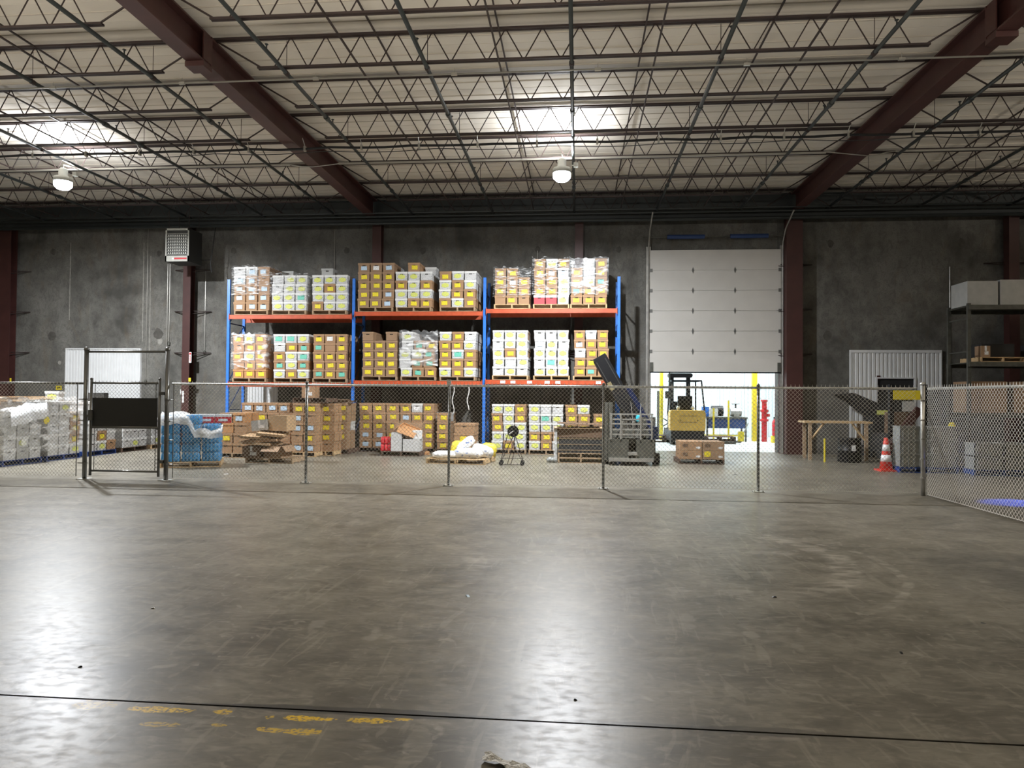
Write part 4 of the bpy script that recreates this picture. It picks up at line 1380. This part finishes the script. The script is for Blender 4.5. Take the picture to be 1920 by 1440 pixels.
# ------------------------------------------------------------------ wall fittings
t = thing('unit_heater', 'grey louvred unit heater hanging in front of the wall', 'heater')
HX0, HX1, HY0, HY1 = at(310, 460, 20.3)[0], at(354, 460, 20.3)[0], 20.3, 21.05
HZ0, HZ1 = at(330, 490, 20.3)[1], at(330, 428, 20.3)[1]
MB().box(HX0, HX1, HY0 + .02, HY1, HZ0, HZ1).build('cabinet', 'heater_dark', t)
MB().box(HX0, HX0 + .04, HY0, HY0 + .02, HZ0, HZ1).box(HX1 - .04, HX1, HY0, HY0 + .02, HZ0, HZ1).box(HX0, HX1, HY0, HY0 + .02, HZ1 - .06, HZ1).box(HX0, HX1, HY0, HY0 + .02, HZ0, HZ0 + .17).build('front_frame', 'heater_grey', t)
for k in range(8):
    z = HZ0 + .21 + k * .088
    MB().box(HX0 + .05, HX1 - .05, HY0, HY0 + .014, z, z + .012).build('louvre', 'heater_grey', t)
    m = MB()
    if k < 7:
        for i in range(9):
            x = HX0 + .1 + i * (HX1 - HX0 - .2) / 8
            m.box(x - .015, x + .015, HY0 + .002, HY0 + .015, z + .02, z + .06)
        m.build('fin_row', 'heater_bright', t)
lb = MB().box(HX0 + .28, HX1 - .06, HY0 - .004, HY0, HZ0 + .06, HZ0 + .11).build('label', 'red_paint', t)
MB().box(HX0 + .22, HX0 + .28, HY0 - .004, HY0, HZ0 + .06, HZ0 + .11).build('label', 'paper', t)
for x in (HX0 + .05, HX1 - .05):
    for y in (HY0 + .1, HY1 - .1):
        MB().tube((x, y, HZ1), (x, y, 7.17), .008, n=5).build('hanger_rod', 'joist_paint', t)
MB().path([(HX1 + .3, 21.3, 6.9), (HX1 + .25, 21.2, 6.0), (HX1 + .2, 21.2, 5.7), (HX1 + .24, 21.2, 5.4)], .012).path([(HX1 + .2, 21.2, 5.8), (HX1, 21.0, 5.75)], .012).build('gas_pipe', 'black', t)

for i, (px, y0, y1) in enumerate([(278, 430, 712), (315, 495, 742), (319, 495, 640), (386, 495, 657), (628, 430, 510), (1008, 470, 500), (1781, 500, 720)]):
    X, Z1 = at(px, y0, WY - .03)
    Z0 = at(px, y1, WY - .03)[1]
    o = thing('wall_conduit', 'thin pale conduit down the wall, %s from the left' % ORD[i], 'conduit', (X, WY - .025, 0), 0, 'conduits running down the wall')
    MB().tube((0, 0, Z0), (0, 0, Z1), .009, n=6).build('pipe', 'conduit', o)
    if i < 5:
        MB().lathe([(.02, 0), (.045, -.03), (.045, -.12), (.02, -.14)], 8, c=(0, 0, Z0)).build('plug', 'steel_grey', o)
for px, py, w_, h_, mt, lab in [(110, 727, .2, .13, 'yellow_paint', 'small yellow warning plate low on the concrete wall'), (341, 735, .12, .16, 'paper', 'white outlet plate on the wall behind the water'),
                                (1646, 708, .1, .12, 'maroon', 'small red alarm plate on the ribbed white panel')]:
    X, Z = at(px, py, WY - .02)
    o = tag(MB().box(-w_ / 2, w_ / 2, -.006, 0, -h_ / 2, h_ / 2).build('wall_plate', mt, None, (X, WY - .012 if px < 1600 else WY - .07, Z)), lab, 'sign')
    if px == 110:
        MB().box(-.06, -.01, -.009, -.006, -.03, .03).box(.0, .07, -.009, -.006, .0, .03).box(.0, .07, -.009, -.006, -.03, -.015).build('lettering', 'black', o)
    if px == 341:
        MB().box(-.02, .02, -.009, -.006, .02, .05).box(-.02, .02, -.009, -.006, -.05, -.02).build('socket', 'black', o)
X, Z = at(356, 670, 21.5)
o = tag(MB().box(-.05, .03, -.006, 0, -.17, .17).build('column_sign', 'paper', None, (X, 21.54, Z)), 'white and red extinguisher sign on the slim red column', 'sign')
MB().box(-.04, .02, -.009, -.006, .09, .15).box(-.02, .0, -.009, -.006, -.13, .06).build('arrow', 'red_paint', o)
X, Z = at(355, 712, 21.5)
tag(MB().box(-.05, .03, -.006, 0, -.06, .06).build('column_sign', 'yellow_paint', None, (X, 21.54, Z)), 'small yellow plate on the slim red column', 'sign')
X, Z = at(18, 713, 21.5)
tag(MB().box(-.03, .03, -.006, 0, -.07, .07).build('column_sign', 'yellow_paint', None, (X, 21.54, Z)), 'small yellow plate on the wide red column', 'sign')
# white panel low on the wall seen under the rack
X0, X1 = at(465, 760, WY)[0], at(522, 760, WY)[0]
d4 = struct(link('door_4', None))
corrugated(X0, X1, 0, 2.05, WY - .05).build('door_panel', 'white_metal', d4)

# ------------------------------------------------------------------ beyond the door
t = thing('forklift', 'yellow forklift seen from behind in the doorway', 'forklift', (3.78, 25.0, 0))
MB().prism([(-.58, .5), (.58, .5), (.6, .62), (.6, 1.1), (.56, 1.2), (-.56, 1.2), (-.6, 1.1), (-.6, .62)], 0, .55).build('counterweight', 'truck_yellow', t)
MB().box(-.3, .3, -.012, 0, .78, .8).box(-.3, .3, -.012, 0, 1.0, 1.012).build('groove', 'dark_card', t)
for x in (-.32, -.25, .33):
    MB().tube((x, -.015, .85), (x, 0, .85), .02).build('bolt', 'black', t)
MB().box(-.56, .56, .05, 2.0, .14, .5).build('chassis', 'black', t)
MB().box(-.5, .5, .5, 1.6, .5, 1.05).build('engine_cover', 'black', t)
for s in (-1, 1):
    MB().tube((s * .46 - .08, .45, .2), (s * .46 + .08, .45, .2), .2, n=20).build('wheel', 'rubber', t)
    MB().tube((s * .46 - .09, 1.7, .27), (s * .46 + .09, 1.7, .27), .27, n=20).build('wheel', 'rubber', t)
    MB().path([(s * .58, .15, 1.2), (s * .5, .3, 2.22)], .03).build('guard_pillar', 'black', t)
    MB().path([(s * .5, 1.5, 1.0), (s * .46, 1.3, 2.22)], .03).build('guard_pillar', 'black', t)
    MB().box(s * .3 - .07, s * .3 + .07, 1.9, 2.1, .1, 2.45).build('mast_rail', 'black', t)
    MB().box(s * .5 - .02, s * .5 + .02, .3, 1.3, 2.2, 2.25).build('guard_rail', 'black', t)
for y in (.3, .55, .8, 1.05, 1.3):
    MB().box(-.5, .5, y - .02, y + .02, 2.2, 2.25).build('guard_rail', 'black', t)
MB().prism([(-.44, 2.43), (-.4, 2.38), (.4, 2.38), (.44, 2.43), (.44, 2.5), (.38, 2.54), (-.38, 2.54), (-.44, 2.5)], 1.8, 2.15).build('mast_head', 'black', t)
MB().box(-.26, .26, .7, 1.2, 1.05, 1.2).box(-.25, .25, .65, .78, 1.2, 1.7).build('seat', 'black', t)
MB().box(-.3, .3, 1.6, 1.7, 1.0, 1.5).build('dashboard', 'black', t)
for s in (-1, 1):
    MB().lathe([(.05, 0), (.07, .06), (.05, .12)], 10, c=(s * .25, .6, 1.22)).build('lamp', 'heater_bright', t)

o = tag(MB().tube((atx(1240, 28, 780), 28, 0), (atx(1240, 28, 780), 28, 4.5), .07, n=12).build('yellow_post', 'yellow_paint', smooth=True), 'tall yellow post at the left of the doorway', 'post')
o = tag(MB().box(atx(1411, 28, 780), atx(1420, 28, 780), 28, 28.18, 0, 5.3).build('yellow_post', 'yellow_paint'), 'tall square yellow post at the right of the doorway', 'post')
xx = atx(1455, 28, 780)
o = tag(MB().tube((xx, 27.6, 0), (xx, 27.6, 1.75), .1, n=12).build('yellow_post', 'yellow_paint', smooth=True), 'short yellow bollard at the edge of the doorway', 'bollard')
xx = atx(1433, 27.8, 780)
t = thing('standpipe', 'red fire standpipe beyond the doorway', 'pipe', (xx, 27.8, 0))
MB().lathe([(.1, 0), (.1, .75), (.16, .78), (.16, .84), (.1, .86), (.1, 1.1), (.15, 1.13), (.15, 1.2), (.09, 1.22), (.09, 1.5), (.13, 1.52), (.13, 1.58)], 14).build('riser', 'red_paint', t)
MB().tube((0, 0, 1.0), (.2, 0, 1.0), .06).tube((.0, -.1, 1.3), (0, -.22, 1.3), .05).build('valve', 'red_paint', t)
xx = atx(1453, 27.2, 780)
t = thing('fire_extinguisher', 'red fire extinguisher at the edge of the doorway', 'extinguisher', (xx, 27.2, .25))
MB().lathe([(.09, 0), (.1, .03), (.1, .5), (.05, .6), (.03, .64)], 14).build('cylinder', 'red_paint', t, smooth=True)
MB().box(-.05, .05, -.02, .02, .64, .7).build('valve', 'black', t)
MB().box(-.12, .12, -.12, .12, -.25, 0).build('stand', 'yellow_paint', t)
t = thing('workbench', 'grey steel workbench loaded with machines beyond the door', 'workbench', (atx(1362, 27.5, 800), 27.5, 0))
MB().box(-.75, .78, 0, .8, .86, .92).build('top', 'steel_grey', t)
MB().box(-.7, .7, .02, .06, .5, .86).build('front_panel', 'navy', t)
for x in (-.7, .72):
    for y in (.05, .75):
        MB().box(x - .03, x + .03, y - .03, y + .03, 0, .86).build('leg', 'steel_grey', t)
MB().box(-.7, .7, .05, .7, .2, .24).build('shelf', 'yellow_paint', t)
bx = atx(1362, 27.5, 800)
t = thing('machine_motor', 'black and white motor standing on the far workbench', 'motor', (bx - .3, 27.8, .921))
MB().tube((-.2, 0, .22), (.22, 0, .22), .2, n=16).build('casing', 'black', t)
MB().box(-.3, .0, -.25, .1, 0, .32).build('control_box', 'white_lid', t)
t = thing('machine_pump', 'grey pump standing on the far workbench', 'pump', (bx + .4, 27.8, .921))
MB().tube((-.2, 0, .18), (.2, 0, .18), .16, n=14).box(-.1, .1, -.2, .2, 0, .1).build('casing', 'steel_light', t)
MB().tube((0, 0, .3), (0, 0, .5), .03).box(-.15, .15, -.02, .02, .48, .5).build('handle', 'black', t)
tag(MB().box(-.13, .13, 0, .2, 0, .38).build('blue_bin', 'rack_blue', None, (bx - .72, 27.75, .921)), 'small blue bin at the end of the far workbench', 'bin')
for k, (px, h_) in enumerate([(1338, .75), (1366, 1.05)]):
    tag(MB().tube((0, 0, 0), (0, 0, h_ + .5), .035, n=8).build('yellow_stake', 'yellow_paint', None, (atx(px, 27.3, 780), 27.3, 0)), 'thin yellow stake before the far workbench, %s' % ['shorter', 'taller'][k], 'post')
for k, (px, Y) in enumerate([(1222, 26.6), (1352, 26.2)]):
    for q in range(2):
        pallet(atx(px, Y, 815), Y + .3, .125 * q, '%s pallet of the pair %s the forklift' % (['lower', 'upper'][q], ['left of', 'right of'][k]), mt='wood_dark', W=1.0, D=.8)
t = thing('pallet_jack', 'small yellow and grey pallet jack beyond the door', 'pallet jack', (atx(1390, 26.0, 820), 26.0, 0))
MB().box(-.1, .1, 0, .12, .1, .45).build('head', 'yellow_paint', t)
MB().box(-1.1, 0, .0, .12, .05, .1).box(-1.1, 0, .35, .47, .05, .1).build('fork', 'steel_grey', t)
MB().tube((.1, .06, .4), (.25, .06, .75), .02).build('handle', 'steel_light', t)
t = thing('floor_fan', 'round black floor fan left of the far forklift', 'fan', (atx(1256, 27.6, 800), 27.6, 0))
MB().tube((0, -.06, .7), (0, .06, .7), .28, n=20, caps=False).tube((0, -.05, .7), (0, .05, .7), .1, n=12).build('drum', 'black', t)
for a_ in range(6):
    MB().box(-.02, .02, -.02, 0, .1, .27, T=TR(0, 0, .7) @ R('Y', 60 * a_)).build('blade', 'black', t)
MB().path([(-.25, 0, 0), (-.2, 0, .5)], .02).path([(.25, 0, 0), (.2, 0, .5)], .02).path([(-.3, -.2, .02), (-.25, .2, .02)], .02).path([(.3, -.2, .02), (.25, .2, .02)], .02).build('stand', 'black', t)
t = thing('wall_lamp_arm', 'grey bracket hanging just inside the open doorway', 'bracket', (atx(1255, 24.5, 740), 24.5, 0))
MB().tube((0, 0, 1.95), (0, 0, 5.4), .03).box(-.14, .14, -.03, .03, 1.6, 1.85).tube((0, 0, 1.8), (0, 0, 2.0), .02).build('arm', 'steel_grey', t)
tag(MB().box(-.05, .05, -.04, .04, 0, 1.9).build('leaning_board', 'steel_grey', None, (atx(1234, 29, 780), 29, 0)), 'grey board standing behind the tall yellow post', 'board')

# ------------------------------------------------------------------ dim right-hand side
t = thing('wood_table', 'rough wooden table of planks against the wall', 'table', (6.9, 20.0, 0), -.08)
for k in range(4):
    MB().box(-.85, .85, -.4 + k * .2, -.22 + k * .2, .98, 1.03).build('plank', 'wood_light', t)
for x in (-.7, .7):
    for y in (-.35, .3):
        MB().box(x - .04, x + .04, y - .04, y + .04, 0, .98).build('leg', 'wood', t)
    MB().tube((x, -.35, .5), (x * .5, -.35, .98), .03, n=4).build('brace', 'wood_light', t)
t = thing('black_drum', 'black drum with white label under the table', 'drum', (7.0, 19.2, 0))
MB().lathe([(.28, 0), (.29, .02), (.28, .28), (.3, .3), (.28, .32), (.28, .58), (.29, .6), (.28, .62)], 20).build('shell', 'black', t, smooth=True)
MB().box(-.05, .05, -.295, -.285, .3, .45).build('label', 'paper', t)
tag(MB().tube((0, 0, 0), (0, 0, .6), .025, n=8).build('short_post', 'yellow_paint', None, (6.35, 19.1, 0)), 'short yellow stake at the near leg of table', 'post')
t = thing('covered_machine', 'machine under a sloping black cover by the panel', 'machine', (8.3, 20.95, 0))
MB().prism([(-.95, 1.75), (-.6, 1.8), (.2, 1.45), (.3, 1.2), (.3, .3), (-.1, .3), (-.1, 1.15), (-.6, 1.55)], -.2, .5).build('cover', 'black_matte', t)
MB().box(-.1, .6, -.1, .8, 0, .3).box(.3, .6, .0, .5, .3, 1.3).build('base', 'black_matte', t)
MB().box(.0, .3, -.23, -.2, 1.2, 1.32).build('label', 'st_g', t)
t = thing('reach_truck', 'dark red and black truck parked beside the cone', 'lift truck', (8.15, 18.6, 0))
MB().box(-.45, .45, 0, 1.1, .12, .75).build('body', 'black_matte', t)
MB().prism([(-.6, .35), (-.45, .3), (.35, 1.35), (.2, 1.45)], -.12, -.02).build('boom', 'maroon', t)
for x in (-.35, .45):
    MB().box(x - .05, x + .05, 0, .12, .1, 2.0).build('mast_rail', 'black', t)
MB().box(-.32, .4, -.03, 0, 1.62, 1.85).build('warning_plate', 'yellow_paint', t)
MB().box(-.1, .2, -.03, 0, 1.33, 1.58).build('note_plate', 'grey_box', t)
for x in (-.4, .4):
    MB().tube((x - .06, .1, .16), (x + .06, .1, .16), .16, n=16).build('wheel', 'rubber', t)
MB().box(-.2, .35, .3, .8, .75, 1.3).build('seat', 'dark_card', t)
t = thing('traffic_cone', 'orange traffic cone with two white bands', 'cone', (6.98, 16.95, 0))
MB().box(-.19, .19, -.19, .19, 0, .035).build('base', 'cone_orange', t)
MB().lathe([(.14, .035), (.045, .74), (.03, .75)], 18).build('body', 'cone_orange', t, smooth=True)
MB().lathe([(.118, .215), (.098, .365)], 18).lathe([(.087, .45), (.066, .60)], 18).build('reflective_band', 'reflect_white', t, smooth=True)


def crate(x, y, z, label, rz=0, w=.58, d=.4, h=.3, mt='crate_grey', group=None):
    t = thing('plastic_crate', label, 'crate', (x, y, z), rz, group)
    MB().box(-w / 2, w / 2, -d / 2, d / 2, 0, .02).box(-w / 2, w / 2, -d / 2, -d / 2 + .015, .02, h).box(-w / 2, w / 2, d / 2 - .015, d / 2, .02, h).box(-w / 2, -w / 2 + .015, -d / 2, d / 2, .02, h).box(w / 2 - .015, w / 2, -d / 2, d / 2, .02, h).build('body', mt, t)
    MB().box(-w / 2 - .015, w / 2 + .015, -d / 2 - .015, -d / 2, h - .04, h).box(-w / 2 - .015, w / 2 + .015, d / 2, d / 2 + .015, h - .04, h).build('rim', mt, t)
    for q in range(5):
        xx_ = -w / 2 + .06 + q * (w - .12) / 4
        MB().box(xx_ - .008, xx_ + .008, -d / 2 - .01, -d / 2, .02, h - .04).build('rib', mt, t)
    return t


for nm, (x, y, lab) in enumerate([(7.75, 17.1, 'left'), (9.1, 16.7, 'right')]):
    pallet(x, y, 0, 'blue plastic pallet under the %s stack of crates' % lab, mt='blue_plastic', W=1.25, D=1.0, name='plastic_pallet', group='blue pallets under the crates')
    n_ = 0
    for i in range(2):
        for k in range(3 if nm == 0 else 2):
            crate(x - .31 + i * .62, y - .28, .127 + .302 * k, 'grey crate, %s column, %s up, %s blue pallet' % (['left', 'right'][i], ORD[k], lab), group='grey crates on the blue pallets', h=.3 if nm == 0 else .27)
MB().box(8.9, 9.02, 16.19, 16.21, .3, .6)
t = thing('short_bollard', 'yellow bollard behind the crates', 'bollard', (atx(1785, 18, 800), 18.0, 0))
MB().tube((0, 0, 0), (0, 0, 1.02), .08, n=14).lathe([(.08, 1.02), (.06, 1.07), (.01, 1.09)], 14).build('post', 'yellow_paint', t, smooth=True)

# forklift at the right edge
t = thing('forklift', 'yellow forklift cut by the right edge of view', 'forklift', (10.2, 14.6, 0), -.3)
MB().box(-.55, .55, -.2, 1.5, .15, .75).build('chassis', 'black', t)
MB().prism([(-.55, .75), (.55, .75), (.55, 1.0), (-.5, 1.0)], -.2, 1.2).build('hood', 'yellow_paint', t)
for s in (-1, 1):
    MB().tube((s * .5 - .08, 0, .25), (s * .5 + .08, 0, .25), .25, n=18).build('wheel', 'rubber', t)
    MB().tube((s * .5 - .08, 1.3, .22), (s * .5 + .08, 1.3, .22), .22, n=18).build('wheel', 'rubber', t)
    MB().path([(s * .5, -.1, 1.0), (s * .45, .2, 2.1)], .03).build('guard_pillar', 'black', t)
    MB().path([(s * .5, 1.2, 1.0), (s * .45, 1.0, 2.1)], .03).build('guard_pillar', 'black', t)
MB().box(-.5, .5, .15, 1.05, 2.1, 2.13).build('roof_guard', 'black', t)
MB().box(-.25, .25, .3, .8, 1.0, 1.15).box(-.25, .25, .7, .8, 1.15, 1.6).build('seat', 'black', t)

# grey pallet rack at the far right
r2 = thing('pallet_rack', 'grey pallet rack at the right edge with white cartons', 'rack', (0, 0, 0))
GX0, GX1, GY = 9.95, 13.6, 19.2
for X in (GX0, GX1):
    u = link('upright_frame', None, r2, (X, GY, 0))
    MB().box(-.04, .04, 0, .07, 0, 4.1).build('front_post', 'steel_grey', u)
    MB().box(-.04, .04, .98, 1.05, 0, 4.1).build('rear_post', 'steel_grey', u)
    for q in range(5):
        MB().box(-.01, .01, .07, .98, .3 + .85 * q, .33 + .85 * q).build('brace', 'steel_grey', u)
for z in (1.3, 2.6, 4.05):
    for yy in (GY - .05, GY + 1.05):
        MB().box(GX0 - .03, GX1 + .03, yy, yy + .045, z - .12, z).build('beam', 'steel_grey', r2)
    MB().box(GX0, GX1, GY, GY + 1.05, z - .03, z - .01).build('shelf_panel', 'steel_grey', r2)
for k in range(4):
    carton(GX0 + .35 + .8 * k, GY + .45, 4.052, .74, .8, .62 + .03 * (k % 2), 'tall white carton on top of the grey rack, %s along' % ORD[k], 'grey_box', tape=False, group='white cartons on the grey rack')
for k in range(2):
    pallet(GX0 + .85 + 1.3 * k, GY + .55, 2.602, 'wooden pallet on the grey rack, %s along' % ORD[k], mt='wood_light', W=1.1, D=1.0)
    carton(GX0 + .85 + 1.3 * k, GY + .6, 2.73, .8, .6, .35, 'black carton on the grey rack pallet, %s along' % ORD[k], 'black_matte', tape=False)
    carton(GX0 + .42 + 2.6 * k, GY + .2, 2.602 if 0 else 2.73, .22, .3, .28, 'small brown carton on the grey rack, %s along' % ORD[k], 'brown2')
for k in range(3):
    carton(GX0 + .5 + 1.1 * k, GY + .5, 1.302, .9, .8, .8, 'big brown carton on the low shelf, %s along' % ORD[k], 'brown2', tape=False, group='cartons low on the grey rack')

# ------------------------------------------------------------------ litter
X, Y = flr(915, 1432)
rnd = random.Random(4)
vs_, fs = [], []
n1, n2 = 9, 4
for i in range(n1):
    for j in range(n2):
        vs_.append((.026 * i - .02 + rnd.uniform(-.008, .008), -.022 * i * .55 + .022 * j + rnd.uniform(-.006, .006), .003 + abs(rnd.gauss(0, .008)) + (.012 if i < 3 else 0)))
for i in range(n1 - 1):
    for j in range(n2 - 1):
        a_ = i * n2 + j
        fs.append((a_, a_ + n2, a_ + n2 + 1, a_ + 1))
tag(MB().add(vs_, fs).build('torn_paper', 'crumple', None, (X, Y, 0), .1), 'crumpled torn paper strip at the bottom of the floor', 'paper')
for px, py, s, mt, lab in [(877, 1118, .03, 'st_b', 'tiny pale blue scrap in the middle of the floor'), (286, 1141, .016, 'paper', 'tiny white scrap on the floor left of centre'),
                           (1452, 1120, .02, 'black', 'small dark chip on the floor right of centre'), (1690, 1225, .018, 'black', 'thin dark sliver low on the right floor'), (150, 1251, .012, 'black', 'small black crumb near the left slab joint'),
                           (1079, 1313, .01, 'black', 'small black crumb in the lamp reflection'), (1378, 890, .05, 'black', 'dark scrap on the floor before the doorway'), (425, 889, .07, 'paper', 'white paper scrap on the floor near the water')]:
    X, Y = flr(px, py)
    tag(MB().prism([(-s, 0), (-s * .3, .006), (s * .5, .008), (s, .002), (s * .4, 0)], -s * .35, s * .35).build('floor_scrap', mt, None, (X, Y, .0005), rnd.uniform(0, 3)), lab, 'scrap')
# length of film hanging from the rack beam
for k, (px, w_) in enumerate([(850, .03), (878, .035)]):
    X = atx(px, 20.0, 730)
    m = MB().path([(X + .03 * math.sin(q * 1.1), 20.0, 1.93 - .1 * q) for q in range(8 if k else 9)], w_ / 2, 5)
    tag(m.build('hanging_film', 'crumple'), 'twisted white film hanging from the beam, %s' % ['nearer the fence post', 'nearer the blue post'][k], 'plastic strip')

# everything stacked behind the front rows
verts, faces, mi, names = [], [], [], []
m = MB()
for q, (c, mb) in enumerate(REAR.items()):
    m.add(mb.v, mb.f, q)
    names.append(CC[c][0])
o = m.build('boxes_behind', names)
o['kind'] = 'stuff'
o['label'] = 'rows of archive boxes stacked behind the front rows'
o['category'] = 'boxes'
print('boxes', NB[0], 'objects', len(bpy.data.objects))
